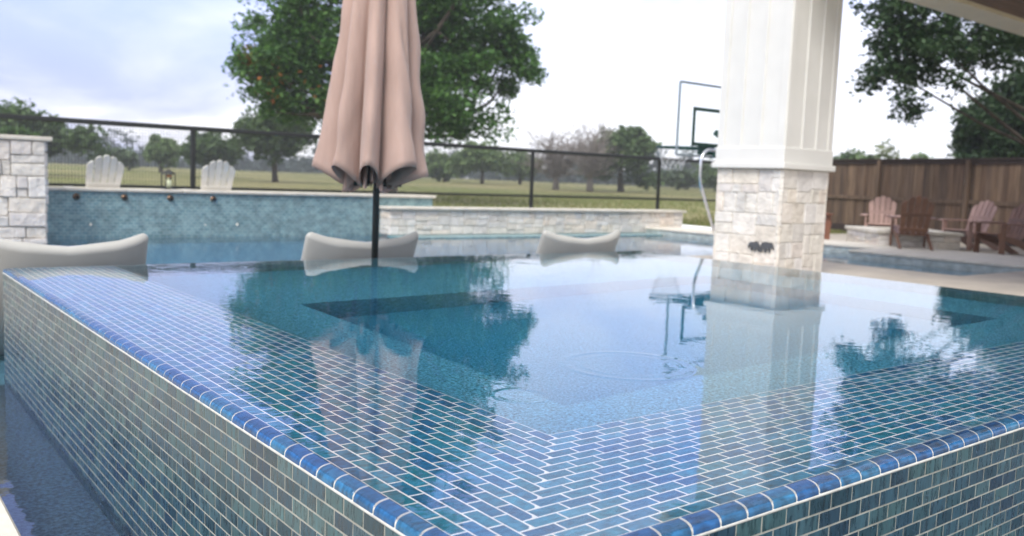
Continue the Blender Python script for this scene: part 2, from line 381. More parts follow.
for j in range(6):
    for i in range(6):
        cx, cy = (wx[i] + wx[i + 1]) / 2, (wy[j] + wy[j + 1]) / 2
        if cx < SX0: ok = True
        elif cy < SY0: ok = cx < 5.42
        elif cy < 5.12: ok = False
        elif cy < 5.17: ok = 5.42 < cx < 7.6 or 11.05 < cx < 13.92
        elif cy < 8.2: ok = cx < 7.6 or 11.05 < cx < 13.92
        elif cy < 8.35: ok = cx < 13.92
        else: ok = True
        if ok:
            a = j * 7 + i; fs.append((a, a + 1, a + 8, a + 7))
w.add(vs, fs); tag(w.build('pool_water', M['pool_water']), kind='structure')

# ------------------------------------------------------------------ the raised spa
spa = empty('raised_spa', (SX0, SY0, 0), 0, 'raised spa clad in blue glass tiles, brimming with still water in front', 'spa')
OX, OY = -SX0, -SY0                                         # children are built in world numbers, then moved by the parent
def spa_part(mb, name, mats):
    return mb.build(name, mats, spa, (OX, OY, 0))
def tile(mb, o, u, v, n, lu, lv, h, b, mi=0):
    """glass tile lying on o, spanning lu along u and lv along v, h high along n"""
    o, u, v, n = Vector(o), Vector(u), Vector(v), Vector(n)
    r = [(0, 0, 0), (lu, 0, 0), (lu, lv, 0), (0, lv, 0), (0, 0, h - b), (lu, 0, h - b), (lu, lv, h - b), (0, lv, h - b), (b, b, h), (lu - b, b, h), (lu - b, lv - b, h), (b, lv - b, h)]
    vs = [o + u * x + v * y + n * z for x, y, z in r]
    mb.add(vs, [(0, 1, 5, 4), (1, 2, 6, 5), (2, 3, 7, 6), (3, 0, 4, 7), (4, 5, 9, 8), (5, 6, 10, 9), (6, 7, 11, 10), (7, 4, 8, 11), (8, 9, 10, 11)], mi)
# outside walls: grout core + rows of tiles on the two faces in view, and on the pool side
wl = MB(); GT = .0042
core = .0006
def ring_wall(z0, z1, inset, thick, mi):
    x0, x1, y0, y1 = SX0 + inset, SX1 - inset, SY0 + inset, SY1 - inset
    wl.span((x0, y0, z0), (x0 + thick, y1, z1), 0, mi); wl.span((x0 + thick, y0, z0), (x1, y0 + thick, z1), 0, mi)
    wl.span((x0 + thick, y1 - thick, z0), (x1, y1, z1), 0, mi); wl.span((x1 - thick, y0 + thick, z0), (x1, y1 - thick, z1), 0, mi)
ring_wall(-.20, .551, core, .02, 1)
RB = .5575                                                   # underside of the bullnose
def wall_rows(o, u, n, length):
    u, n = Vector(u), Vector(n)
    k = 0; z = RB - .0068
    while z > -.2:
        z0 = z - TR + GT
        off = (k % 2) * TP / 2 + rng.uniform(-.001, .001)
        a = -off
        while a < length:
            s0, s1 = max(a, 0), min(a + TP - GT, length)
            if s1 - s0 > .008:
                q = Vector(o) + u * s0 + Vector((0, 0, z0)) + n * (-core + rng.uniform(0, .0006))
                tile(wl, q, u, (0, 0, 1), n, s1 - s0, TR - GT, core, .0003)
            a += TP
        z -= TR; k += 1
wall_rows((SX0, SY1, 0), (0, -1, 0), (-1, 0, 0), SY1 - SY0)
wall_rows((SX0, SY0, 0), (1, 0, 0), (0, -1, 0), SX1 - SX0)
wall_rows((SX1, SY1, 0), (-1, 0, 0), (0, 1, 0), SX1 - SX0)
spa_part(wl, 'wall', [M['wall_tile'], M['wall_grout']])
# bullnose rim: one rounded tile after another, grout joints between them
RW = .031
prof = [(0.0, 0.0), (.0004, .004)] + [(.0004 + .017 * (1 - math.cos(a)), .004 + .0145 * math.sin(a)) for a in [math.pi / 2 * i / 6 for i in range(1, 7)]] + [(RW, .0188)]
rm = MB()
def rim_run(o, u, n, length, start=0.):
    u, n = Vector(u), Vector(n)                              # n points inwards
    a = start
    while a < length - .01:
        s0, s1 = a + GT / 2, min(a + TP - GT / 2, length)
        vs = []; jit = rng.uniform(-.0006, .0006)
        ends = [(s0, -.0018), (s0 + .0018, 0), (s1 - .0018, 0), (s1, -.0018)]
        for s_, sink in ends:
            for x, z in prof:
                f = 1 + sink / .019
                vs.append(Vector(o) + u * s_ + n * (x - sink * .6 if x < RW - .002 else x) + Vector((0, 0, RB + z * f + jit)))
        L = len(prof)
        fs = [(e * L + i, e * L + i + 1, (e + 1) * L + i + 1, (e + 1) * L + i) for e in range(3) for i in range(L - 1)]
        fs += [tuple(range(L)), tuple(3 * L + i for i in range(L))[::-1]]
        rm.add(vs, fs, 0, False)
        a += TP
    # grout bed under and between the tiles
    gp = [(.0030, -.004), (.0014, .003)] + [(.0014 + .0165 * (1 - math.cos(q)), .003 + .0145 * math.sin(q)) for q in [math.pi / 2 * i / 5 for i in range(1, 6)]] + [(RW + .002, .0176), (RW + .002, -.004)]
    vs = [Vector(o) + u * s_ + n * x + Vector((0, 0, RB + z)) for s_ in (start, length) for x, z in gp]; G = len(gp)
    rm.add(vs, [(i, i + 1, G + i + 1, G + i) for i in range(G - 1)] + [tuple(range(G)), tuple(G + i for i in range(G))[::-1]], 1)
    # pale grout bead below the bullnose
    q0 = Vector(o) + u * start; q1 = Vector(o) + u * length
    rm.beam(q0 + n * .0056 + Vector((0, 0, RB - .0035)), q1 + n * .0056 + Vector((0, 0, RB - .0035)), .0130, .0085, .003, 1)
rim_run((SX0, SY0, 0), (0, 1, 0), (1, 0, 0), SY1 - SY0, .0)
rim_run((SX0 + RW, SY0, 0), (1, 0, 0), (0, 1, 0), SX1 - SX0 - RW)
rim_run((SX0 + RW, SY1, 0), (1, 0, 0), (0, -1, 0), SX1 - SX0 - RW)
spa_part(rm, 'coping', [M['rim_tile'], M['rim_grout']])
# shallow ledge under the water, rows follow each side and weave together at the corner
NR = 15
LX, LY = SX0 + RW + .002, SY0 + RW + .002
def lz(t): return .5735 - .030 * min(1., t / (NR * TR))      # ledge falls slowly inwards
lg = MB()
def ledge_tile(along, i, s0, s1):
    t0, t1 = i * TR + GT / 2, (i + 1) * TR - GT / 2
    za, zb = lz(t0), lz(t1); b = .0012; h = .004
    def P(s_, t, z): return (LX + t, s_, z) if along == 'Y' else (s_, LY + t, z)
    r = [P(s0, t0, za - h), P(s1, t0, za - h), P(s1, t1, zb - h), P(s0, t1, zb - h), P(s0, t0, za - b), P(s1, t0, za - b), P(s1, t1, zb - b), P(s0, t1, zb - b),
         P(s0 + b, t0 + b, za), P(s1 - b, t0 + b, za), P(s1 - b, t1 - b, zb), P(s0 + b, t1 - b, zb)]
    lg.add(r, [(0, 1, 5, 4), (1, 2, 6, 5), (2, 3, 7, 6), (3, 0, 4, 7), (4, 5, 9, 8), (5, 6, 10, 9), (6, 7, 11, 10), (7, 4, 8, 11), (8, 9, 10, 11)], 0)
for i in range(NR):
    for along, start, end in (('Y', LY + i * TR, SY1 - RW - .003), ('X', LX + (i + 1) * TR, SX1 - .02)):
        a = start; first = True
        while a < end - .01:
            ln = TP if not (first and i % 2) else TP
            s1 = min(a + ln - GT, end)
            ledge_tile(along, i, a + GT / 2, s1 + GT / 2 - .0001); a += ln; first = False
LW = NR * TR
gz = .0012
lg.add([(LX, LY, lz(0) - gz), (LX + LW, LY + LW, lz(LW) - gz), (LX + LW, SY1 - .02, lz(LW) - gz), (LX, SY1 - .02, lz(0) - gz), (SX1 - .02, LY + LW, lz(LW) - gz), (SX1 - .02, LY, lz(0) - gz)],
       [(0, 1, 2, 3), (0, 5, 4, 1)], 1)
spa_part(lg, 'ledge', [M['ledge_tile'], M['grout']])
# plaster inside: step down from the ledge to a bench, then the foot well
bs = MB()
IX, IY = LX + LW, LY + LW; EX, EY = SX1 - .03, SY1 - .03
zl = lz(LW) - .002; BZ, FZ = -.02, -.50
BX, BY0, BY1, BX1 = 1.80, 2.0, 3.95, 4.8
def q4(a, b_, c, e, mi=0): bs.add([a, b_, c, e], [(0, 1, 2, 3)], mi)
q4((IX, IY, zl), (IX, EY, zl), (IX, EY, BZ), (IX, IY, BZ)); q4((IX, IY, zl), (EX, IY, zl), (EX, IY, BZ), (IX, IY, BZ))
q4((IX, EY, .57), (EX, EY, .57), (EX, EY, BZ), (IX, EY, BZ), 1); q4((EX, IY, .57), (EX, EY, .57), (EX, EY, BZ), (EX, IY, BZ), 1)
q4((IX, IY, BZ), (EX, IY, BZ), (EX, BY0, BZ), (IX, BY0, BZ)); q4((IX, BY1, BZ), (EX, BY1, BZ), (EX, EY, BZ), (IX, EY, BZ))
q4((IX, BY0, BZ), (BX, BY0, BZ), (BX, BY1, BZ), (IX, BY1, BZ)); q4((BX1, BY0, BZ), (EX, BY0, BZ), (EX, BY1, BZ), (BX1, BY1, BZ))
q4((BX, BY0, BZ), (BX, BY1, BZ), (BX, BY1, FZ), (BX, BY0, FZ)); q4((BX1, BY0, BZ), (BX1, BY1, BZ), (BX1, BY1, FZ), (BX1, BY0, FZ))
q4((BX, BY0, BZ), (BX1, BY0, BZ), (BX1, BY0, FZ), (BX, BY0, FZ)); q4((BX, BY1, BZ), (BX1, BY1, BZ), (BX1, BY1, FZ), (BX, BY1, FZ))
q4((BX, BY0, FZ), (BX1, BY0, FZ), (BX1, BY1, FZ), (BX, BY1, FZ))
bs.span((SX1 - .034, SY0 + RW, .30), (SX1, SY1 - RW, .576), .004, 1)
spa_part(bs, 'basin', [M['plaster'], M['pool_tile']])
# spa water: flat sheet whose rim bends down over the bullnose as a wet film
wv = []; wf = []
ring = [(.0, 0.0025), ]
def loop(ins, z): return [(SX0 + ins, SY0 + ins, z), (SX1 - .03, SY0 + ins, z), (SX1 - .03, SY1 - ins, z), (SX0 + ins, SY1 - ins, z)]
loops = [loop(.026, SZ), loop(.0185, SZ - .0014), loop(.0125, SZ - .0032), loop(.0072, SZ - .0060), loop(.0042, SZ - .0110)]
for l in loops: wv += l
wf.append((0, 1, 2, 3))
for a in range(len(loops) - 1):
    for k in range(4):
        if k == 1: continue
        k2 = (k + 1) % 4; wf.append((a * 4 + k, (a + 1) * 4 + k, (a + 1) * 4 + k2, a * 4 + k2))
sw = MB(); sw.add(wv, wf); o = sw.build('spa_water', M['spa_water']); tag(o, kind='structure')

# ------------------------------------------------------------------ ashlar stonework
def ashlar(mb, o, u, n, width, height, h0, h1, l0, l1, r, depth=.03, gap=.007, mi=0, rough=.012, bev=.008):
    u, n = Vector(u), Vector(n)
    rot = Matrix((u, n, Vector((0, 0, 1)))).transposed()
    if rot.determinant() < 0: rot = Matrix((-u, n, Vector((0, 0, 1)))).transposed()
    def place(a, z, l, hh):
        dp = depth * r.uniform(.7, 1.3)
        c = Vector(o) + u * (a + l / 2) + Vector((0, 0, z + hh / 2)) + n * (dp / 2 - .008)
        mb.box(c, (l - gap, dp + .016, hh - gap), rot @ Matrix.Rotation(r.uniform(-1, 1) * rough, 3, 'Y') @ Matrix.Rotation(r.uniform(-1, 1) * rough * 1.5, 3, 'X'), min(bev, hh * .2), mi)
    def split(a, z, l, hh):
        big_l, big_h = l > l1, hh > h1
        can_l, can_h = l > 2 * l0, hh > 2 * h0
        if not (big_l or big_h) and (r.random() < .6 or not (can_l or can_h)): return place(a, z, l, hh)
        if big_l and big_h: hor = (hh / h1 > l / l1 * r.uniform(.6, 1.3))
        elif big_h: hor = True
        elif big_l: hor = False
        else: hor = can_h and (not can_l or r.random() < .5)
        t = r.uniform(.34, .66)
        if hor: split(a, z, l, hh * t); split(a, z + hh * t, l, hh * (1 - t))
        else: split(a, z, l * t, hh); split(a + l * t, z, l * (1 - t), hh)
    split(0., 0., width, height)

# column of the pavilion
CX0, CX1, CY0, CY1 = 8.29, 9.19, 5.83, 6.73
colr = random.Random(5)
col = empty('porch_column', (8.73, 6.26, .16), 0, 'thick white board and batten column on a pale limestone base', 'column')
LO = (-8.73, -6.26, -.16)
b = MB(); b.span((CX0 + .02, CY0 + .02, .16), (CX1 - .02, CY1 - .02, 1.362), 0, 1)
ck = dict(gap=.004, depth=.016, bev=.008, rough=.014)
for o_, u_, n_, w_ in (((CX0 + .02, CY1, .17), (0, -1, 0), (-1, 0, 0), CY1 - CY0 + .012), ((CX0 - .012, CY0 + .02, .17), (1, 0, 0), (0, -1, 0), CX1 - CX0 + .02),
                       ((CX1 - .02, CY0, .17), (0, 1, 0), (1, 0, 0), CY1 - CY0), ((CX1, CY1 - .02, .17), (-1, 0, 0), (0, 1, 0), CX1 - CX0)):
    ashlar(b, o_, u_, n_, w_, 1.19, .12, .27, .14, .40, colr, **ck)
b.build('stone_base', [M['stone'], M['mortar']], col, LO)
b = MB(); b.span((CX0 - .05, CY0 - .05, 1.364), (CX1 + .05, CY1 + .05, 1.43), .008); b.span((CX0 - .022, CY0 - .022, 1.4305), (CX1 + .022, CY1 + .022, 1.60), .006)
b.build('base_trim', M['white_paint'], col, LO)
b = MB(); b.span((CX0, CY0, 1.50), (CX1, CY1, 3.95), .006)
for s in (.045, .955):
    x = CX0 + (CX1 - CX0) * s; y = CY0 + (CY1 - CY0) * s; e = .046
    for yy, sg in ((CY0, -1), (CY1, 1)): b.span((x - e, yy - .001 * sg, 1.595), (x + e, yy + .016 * sg, 3.945), .004)
    for xx, sg in ((CX0, -1), (CX1, 1)): b.span((xx - .001 * sg, y - e, 1.596), (xx + .0165 * sg, y + e, 3.944), .004)
for s in (.36, .66):
    x = CX0 + (CX1 - CX0) * s; y = CY0 + (CY1 - CY0) * s; e = .022
    for yy, sg in ((CY0, -1), (CY1, 1)): b.span((x - e, yy - .001 * sg, 1.595), (x + e, yy + .016 * sg, 3.945), .004)
    for xx, sg in ((CX0, -1), (CX1, 1)): b.span((xx - .001 * sg, y - e, 1.596), (xx + .0165 * sg, y + e, 3.944), .004)
b.build('shaft', M['white_paint'], col, LO)

# pavilion roof: beam on the column, boarded ceiling behind it, roof above
roof = empty('porch_roof', (8.73, 6.0, 3.69), 0, 'porch roof corner with pale fascia beam and dark boarded ceiling', 'roof')
RO = (-8.73, -6.0, -3.69)
b = MB(); b.span((CX1 + .02, CY0, 3.69), (22, 6.30, 4.0), .008); b.span((CX1 + .02, 6.301, 3.715), (22, 6.335, 4.0), .005)
b.span((CX0 - .02, CY0 - .012, 3.95), (CX1 + .018, CY1 + .012, 4.03), .006)
b.build('beam', M['beam_paint'], roof, RO)
b = MB(); b.span((CX0 + .05, -2.5, 3.69), (CX1 - .25, CY0 - .03, 4.0), .008); b.build('side_beam', M['beam_paint'], roof, RO)
b = MB()
y = CY0 - .002; k = 0
while y > -2.5:
    b.span((CX1 - .245, y - .13, 3.748 + .003 * (k % 2)), (22, y, 3.77 + .003 * (k % 2)), .004); y -= .133; k += 1
b.build('ceiling', M['ceiling'], roof, RO)
b = MB(); b.span((CX0 - .3, -2.7, 4.031), (22.2, CY1 + .3, 4.2), .01); b.build('fascia', M['beam_paint'], roof, RO)

# small cast emblem on the column
def animal(mb, ox, s, flip=1):
    body = [(-.052, .010), (-.060, .004), (-.058, .028), (-.046, .046), (-.030, .052), (-.012, .050), (.004, .056), (.028, .052), (.044, .040), (.050, .020), (.052, -.020), (.036, -.020),
            (.034, .004), (.022, .006), (.016, -.020), (.000, -.020), (-.004, .006), (-.014, .010), (-.020, -.018), (-.032, -.018), (-.034, .014), (-.044, .020)]
    poly = [(ox + x * s * flip, y * s) for x, y in body]
    if flip < 0: poly = poly[::-1]
    mb.prism(poly, (CX0 - .016, 6.045, .462), (0, -1, 0), (0, 0, 1), -.022)
b = MB(); animal(b, -.085, 1.42); animal(b, .078, 1.6, -1)
o = b.build('wall_emblem', M['emblem']); tag(o, 'small dark grey metal emblem of two animals on the column stone', 'emblem')

# handrail
hr = empty('handrail', (9.0, 7.2, .16), 0, 'bent chrome pool handrail standing behind the column', 'handrail')
pts = [(9.10, 0, .16), (9.06, 0, .24), (8.61, 0, 1.08), (8.565, 0, 1.17), (8.55, 0, 1.26), (8.55, 0, 1.43)]
for i in range(1, 9):
    a = math.pi / 2 * i / 8
    pts.append((8.55 + .17 * (1 - math.cos(a)), 0, 1.43 + .165 * math.sin(a)))
pts += [(9.3, 0, 1.58), (9.42, 0, 1.53), (9.46, 0, 1.42), (9.46, 0, .16)]
pts = [(x - 9.0, 0, z - .16) for x, y, z in pts]
b = MB(); b.tube(pts, .019, 12); b.build('rail', M['chrome'], hr)
for px_ in (pts[0], pts[-1]):
    b = MB(); b.tube([(px_[0], 0, -.002), (px_[0], 0, .012), (px_[0], 0, .02)], [.07, .067, .036], 14); b.build('base_plate', M['chrome'], hr)

# ------------------------------------------------------------------ garden walls and pillar
wr = random.Random(21)
BWY = 14.6
bw = empty('tiled_wall', (5.7, BWY, -1.25), 0, 'long raised pool wall faced in small blue tiles with pale cap', 'wall')
b = MB(); b.span((1.2, BWY, -1.25), (9.42, BWY + .33, .716), 0); b.build('wall_face', M['pool_tile'], bw, (-5.7, -BWY, 1.25))
b = MB()
x = 1.2
while x < 9.4:
    l = min(wr.uniform(.7, 1.0), 9.48 - x)
    b.span((x, BWY - .045, .718), (x + l - .006, BWY + .37, .768), .008); x += l
b.build('cap', M['capstone'], bw, (-5.7, -BWY, 1.25))
for i, x in enumerate((3.02, 3.71, 4.41, 5.10)):
    t = empty('water_spout', (x, BWY, .632), 0, ['bronze water spout on the tiled wall beside the stone pillar', 'bronze water spout below the gap right of the first white chair', 'bronze water spout below the small black lantern', 'bronze water spout below the second white chair'][i], 'spout', 'bronze spouts on the tiled wall')
    b = MB(); b.tube([(0, 0, 0), (0, -.012, 0)], .05, 14); b.build('flange', M['bronze'], t)
    b = MB(); b.tube([(0, -.01, 0), (0, -.07, -.004), (0, -.10, -.012)], .028, 12, caps=False); b.tube([(0, -.098, -.0115), (0, -.06, -.004)], .021, 12, 1); b.build('nozzle', [M['bronze'], M['black']], t)

SWY = 14.2
sw_ = empty('stone_wall', (12.3, SWY, 0), 0, 'low white limestone wall with pale cap behind the pool', 'wall')
b = MB(); b.span((8.26, SWY + .02, -.3), (16.30, SWY + .36, .50), 0, 1)
ashlar(b, (8.24, SWY + .02, .03), (1, 0, 0), (0, -1, 0), 8.07, .468, .07, .20, .14, .55, wr, depth=.03)
ashlar(b, (16.30, SWY + .02, .03), (0, 1, 0), (1, 0, 0), .34, .468, .08, .17, .22, .4, wr, depth=.03)
ashlar(b, (8.26, SWY + .36, .03), (0, -1, 0), (-1, 0, 0), .34, .468, .08, .17, .22, .4, wr, depth=.03)
b.build('stonework', [M['stone'], M['mortar']], sw_, (-12.3, -SWY, 0))
b = MB(); x = 8.19
while x < 16.3:
    l = min(wr.uniform(.8, 1.2), 16.39 - x); b.span((x, SWY - .06, .502), (x + l - .005, SWY + .42, .552), .008); x += l
b.build('cap', M['capstone'], sw_, (-12.3, -SWY, 0))
b = MB(); b.span((8.2, SWY - .55, -.3), (15.04, SWY + .018, .028), .01); b.build('plinth', M['pool_tile'], sw_, (-12.3, -SWY, 0))

pl = empty('stone_pillar', (1.9, 14.4, 0), 0, 'square rough limestone pillar with flat cap beside the tiled wall', 'pillar')
b = MB(); b.span((1.42, 13.93, -1.2), (2.46, 14.58, 1.42), 0, 1)
ashlar(b, (1.42, 13.93, -.2), (1, 0, 0), (0, -1, 0), 1.06, 1.62, .12, .34, .16, .50, wr, depth=.07, gap=.012, rough=.04)
ashlar(b, (2.46, 13.91, -.2), (0, 1, 0), (1, 0, 0), .66, 1.62, .10, .22, .16, .42, wr, depth=.05, gap=.012, rough=.04)
ashlar(b, (1.42, 14.58, -.2), (0, -1, 0), (-1, 0, 0), .66, 1.62, .10, .22, .16, .42, wr, depth=.05, gap=.012, rough=.04)
b.build('stonework', [M['stone'], M['mortar']], pl, (-1.9, -14.4, 0))
b = MB(); b.span((1.33, 13.84, 1.424), (2.57, 14.66, 1.485), .01); b.build('cap', M['capstone'], pl, (-1.9, -14.4, 0))

# ------------------------------------------------------------------ black metal fence
FY = 16.0
fe = empty('metal_fence', (10, FY, .33), 0, 'long black metal fence with wire mesh between the pool and field', 'fence')
FO = (-10, -FY, -.33)
b = MB(); b.span((-3, FY - .045, 1.785), (26, FY + .045, 1.868), .01); b.build('top_rail', M['black'], fe, FO)
b = MB(); b.span((-3, FY - .022, .75), (26, FY + .022, .80), .008); b.build('bottom_rail', M['black'], fe, FO)
for x in (-2.6, 1.32, 5.225, 9.13, 13.05, 17.36, 21.3, 25.3):
    b = MB(); b.span((x - .036, FY - .036, .2), (x + .036, FY + .036, 1.80), .006); b.build('post', M['black'], fe, FO)
b = MB()
x = -3.
while x < 26:
    b.box((x, FY, 1.30), (.006, .006, 1.0)); x += .0508
z = .83
while z < 1.8:
    b.box((11.5, FY - .003, z), (29, .005, .005)); z += .0508
b.build('wire_mesh', M['wire'], fe, FO)

# ------------------------------------------------------------------ ledge loungers in the shallow water
def lounger_mesh(sub=None):
    # path (y away from the camera, z up) of the chaise, seat side facing +Y
    path = [(-.04, .94), (.02, .80), (.09, .64), (.17, .48), (.27, .34), (.38, .25), (.52, .20), (.68, .20), (.86, .24), (1.04, .28), (1.24, .27), (1.42, .20), (1.56, .12), (1.66, .07)]
    back = []
    for k, (y, z) in enumerate(path):
        a = path[max(k - 1, 0)]; c_ = path[min(k + 1, len(path) - 1)]
        ty, tz = c_[0] - a[0], c_[1] - a[1]; l = math.hypot(ty, tz)
        back.append((y + tz / l * .065, z - ty / l * .065))
    hw = .475; th = .042; nph = 40
    path = [(y, z * 1.06) for y, z in path]
    def sec(q, e): return math.copysign(abs(q) ** e, q)
    # finer path
    fine = []
    for k in range(len(path) - 1):
        for t in (0, .5): fine.append((path[k][0] + (path[k + 1][0] - path[k][0]) * t, path[k][1] + (path[k + 1][1] - path[k][1]) * t))
    fine.append(path[-1])
    rings = []
    def ring(y, z, ty, tz, thick, w):
        row = []
        for i in range(nph):
            a = 2 * math.pi * i / nph
            u = sec(math.cos(a), .34); n_ = sec(math.sin(a), .7) * thick
            lift = smooth((z - .28) / .5); d_ = (1 - abs(u) ** 2.1)
            row.append((u * w, y - tz * n_ * -1 - .04 * d_ * lift, max(.02, z - ty * n_ * -1 * -1 - .074 * d_ * lift)))
        return row
    for k, (y, z) in enumerate(fine):
        a = fine[max(k - 1, 0)]; c_ = fine[min(k + 1, len(fine) - 1)]
        ty, tz = c_[0] - a[0], c_[1] - a[1]; l = math.hypot(ty, tz); ty /= l; tz /= l
        w = hw * (1 - .07 * smooth((z - .2) / .7))
        if k == 0:
            for b_ in (80, 60, 40, 20):
                r_ = R_(b_); rings.append(ring(y - ty * th * .9 * math.sin(r_), z - tz * th * .9 * math.sin(r_), ty, tz, th * math.cos(r_), w - th * (1 - math.cos(r_))))
        rings.append(ring(y, z, ty, tz, th, w))
        if k == len(fine) - 1:
            for b_ in (20, 40, 60, 80):
                r_ = R_(b_); rings.append(ring(y + ty * th * .9 * math.sin(r_), z + tz * th * .9 * math.sin(r_), ty, tz, th * math.cos(r_), w - th * (1 - math.cos(r_))))
    m = MB(); v = [q for r_ in rings for q in r_]; f = []
    for k in range(len(rings) - 1):
        for i in range(nph): f.append((k * nph + i, k * nph + (i + 1) % nph, (k + 1) * nph + (i + 1) % nph, (k + 1) * nph + i))
    f.append(tuple(range(nph))[::-1]); f.append(tuple((len(rings) - 1) * nph + i for i in range(nph)))
    m.add(v, f, 0, True)
    return m
lab = ['pale grey plastic pool lounger beside the spa corner, largest of the three', 'pale grey plastic pool lounger right behind the umbrella pole', 'pale grey plastic pool lounger farthest off, before the white stone wall']
lo0 = empty('pool_lounger', (0, 0, LZ), 0)
m_ = lounger_mesh(); sh = m_.build('shell', M['lounger'], lo0)
b = MB()
for sx in (-1, 1):
    b = MB(); b.span((sx * .36 - .03, .34, 0), (sx * .36 + .03, 1.5, .17), .02); b.build('foot', M['lounger'], lo0)
b = MB(); b.box((0, .05, .545), (.17, .10, .045), Matrix.Rotation(R_(24), 3, 'X'), .005); b.build('handle_slot', M['slot'], lo0)  # solid dark block, coloured like the shade inside the handle hole
for i, (x, y) in enumerate(((1.09, 5.54), (2.99, 5.54), (5.06, 5.54))):
    o = lo0 if i == 0 else copy_tree(lo0)
    o.location = (x, y, LZ); tag(o, lab[i], 'lounger', 'pool loungers on the shallow shelf')

# ------------------------------------------------------------------ closed umbrella
UX, UY = 2.955, 5.285
um = empty('patio_umbrella', (UX, UY, LZ), 0, 'closed dusty rose patio umbrella on a dark pole behind the spa', 'umbrella')
b = MB(); b.tube([(0, 0, 0), (0, 0, 3.35)], .0235, 14); b.build('pole', M['black'], um)
b = MB(); b.tube([(0, 0, 0), (0, 0, .05), (0, 0, .07), (0, 0, .25)], [.10, .10, .045, .04], 18); b.build('base', M['black'], um)
def canopy():
    NL = 9; nth = 9 * 16; zs = [i / 44 for i in range(45)]
    ur = random.Random(4)
    amp = [ur.uniform(.85, 1.15) for _ in range(NL)]; ph = [ur.uniform(-.10, .10) for _ in range(NL)]; hem = [ur.uniform(-.035, .035) for _ in range(NL)]
    v = []; f = []
    ztop = 3.06 - LZ
    for t in zs:
        for k in range(nth):
            th = 2 * math.pi * k / nth + .32
            lobef = (k / nth * NL) % 1.0; li = int(k / nth * NL) % NL
            q = abs(math.sin(math.pi * (lobef + ph[li] * math.sin(2 * math.pi * lobef))))   # 0 in the valley, 1 on the lobe
            q = q ** .62
            zb = 1.165 - LZ + hem[li] * q - .13 * (1 - q)
            z = zb + (ztop - zb) * t
            h = z + LZ - 1.17
            R0 = .385 - .132 * h if h < 1.55 else max(.03, .385 - .132 * 1.55 - (h - 1.55) * .42)
            dep = .46 * (1 - min(1, max(0, h) / 1.9)) + .20
            sw_ = .015 * math.sin(3 * th + 5 * t) * (1 - t)
            r = (R0 + sw_) * (1 - dep * (1 - q)) * (1 + (amp[li] - 1) * q * .5)
            r += .010 * math.sin(23 * t + li * 2.1 + 2 * lobef) * (1 - t) * q
            r += .006 * math.sin(9 * th + 31 * t + 3 * math.sin(5 * th)) * (1 - t) * q
            for c0, c1, c2 in ((1.1, 2.6, .9), (2.9, 3.3, -.7), (4.3, 2.1, .6), (5.2, 3.8, -1.0), (3.6, 1.5, 1.2), (.3, 2.9, .8)):
                dd = abs(((th - c0 - c2 * (t - .1) + math.pi) % (2 * math.pi)) - math.pi); r -= .012 * math.exp(-(dd / .035) ** 2) * math.exp(-((t - c1 * .1) / .2) ** 2)
            v.append((r * math.cos(th + .10 * t) - .034 * (1 - t), r * math.sin(th + .10 * t) + .027 * (1 - t), z))
    for j in range(len(zs) - 1):
        for k in range(nth):
            f.append((j * nth + k, j * nth + (k + 1) % nth, (j + 1) * nth + (k + 1) % nth, (j + 1) * nth + k))
    m = MB(); m.add(v, f, 0, True); return m
c = canopy().build('canopy', M['fabric'], um)
sm = c.modifiers.new('thick', 'SOLIDIFY'); sm.thickness = .0025; sm.offset = -1
# tucked cloth inside the hem
def inner():
    n = 180; v = []; f = []
    for j in range(13):
        t = j / 12
        for k in range(n):
            th = 2 * math.pi * k / n
            zb = 1.075 + .035 * math.sin(9 * th + .8) + .025 * math.sin(5 * th + 2) + .015 * math.sin(23 * th)
            z = zb + (1.55 - zb) * t
            r = .165 - .05 * t + (.045 * math.sin(18 * th + 1.2 * math.sin(3 * th)) + .02 * math.sin(31 * th + 2)) * (1 - .5 * t)
            v.append((r * math.cos(th) - .030 * (1 - t * .4), r * math.sin(th) + .024 * (1 - t * .4), z - LZ))
    for j in range(12):
        for k in range(n): f.append((j * n + k, j * n + (k + 1) % n, (j + 1) * n + (k + 1) % n, (j + 1) * n + k))
    m = MB(); m.add(v, f, 0, True); return m
inner().build('inner_folds', M['fabric'], um)
for k in range(9):
    th = 2 * math.pi * k / 9 + .36
    b = MB(); b.tube([(.16 * math.cos(th), 0.16 * math.sin(th), 1.07 - LZ), (.10 * math.cos(th), .10 * math.sin(th), 1.9 - LZ), (.035 * math.cos(th), .035 * math.sin(th), 2.98 - LZ)], .009, 6)
    b.tube([(.16 * math.cos(th), .16 * math.sin(th), 1.055 - LZ), (.16 * math.cos(th), .16 * math.sin(th), 1.085 - LZ)], .013, 6)
    b.build('rib', M['black'], um)
b = MB(); b.tube([(0, 0, 1.16 - LZ), (0, 0, 1.28 - LZ)], .045, 14); b.build('hub', M['black'], um)
b = MB(); b.tube([(0, 0, 3.04 - LZ), (0, 0, 3.08 - LZ), (0, 0, 3.14 - LZ), (0, 0, 3.17 - LZ)], [.04, .05, .03, .008], 12); b.build('finial', M['black'], um)

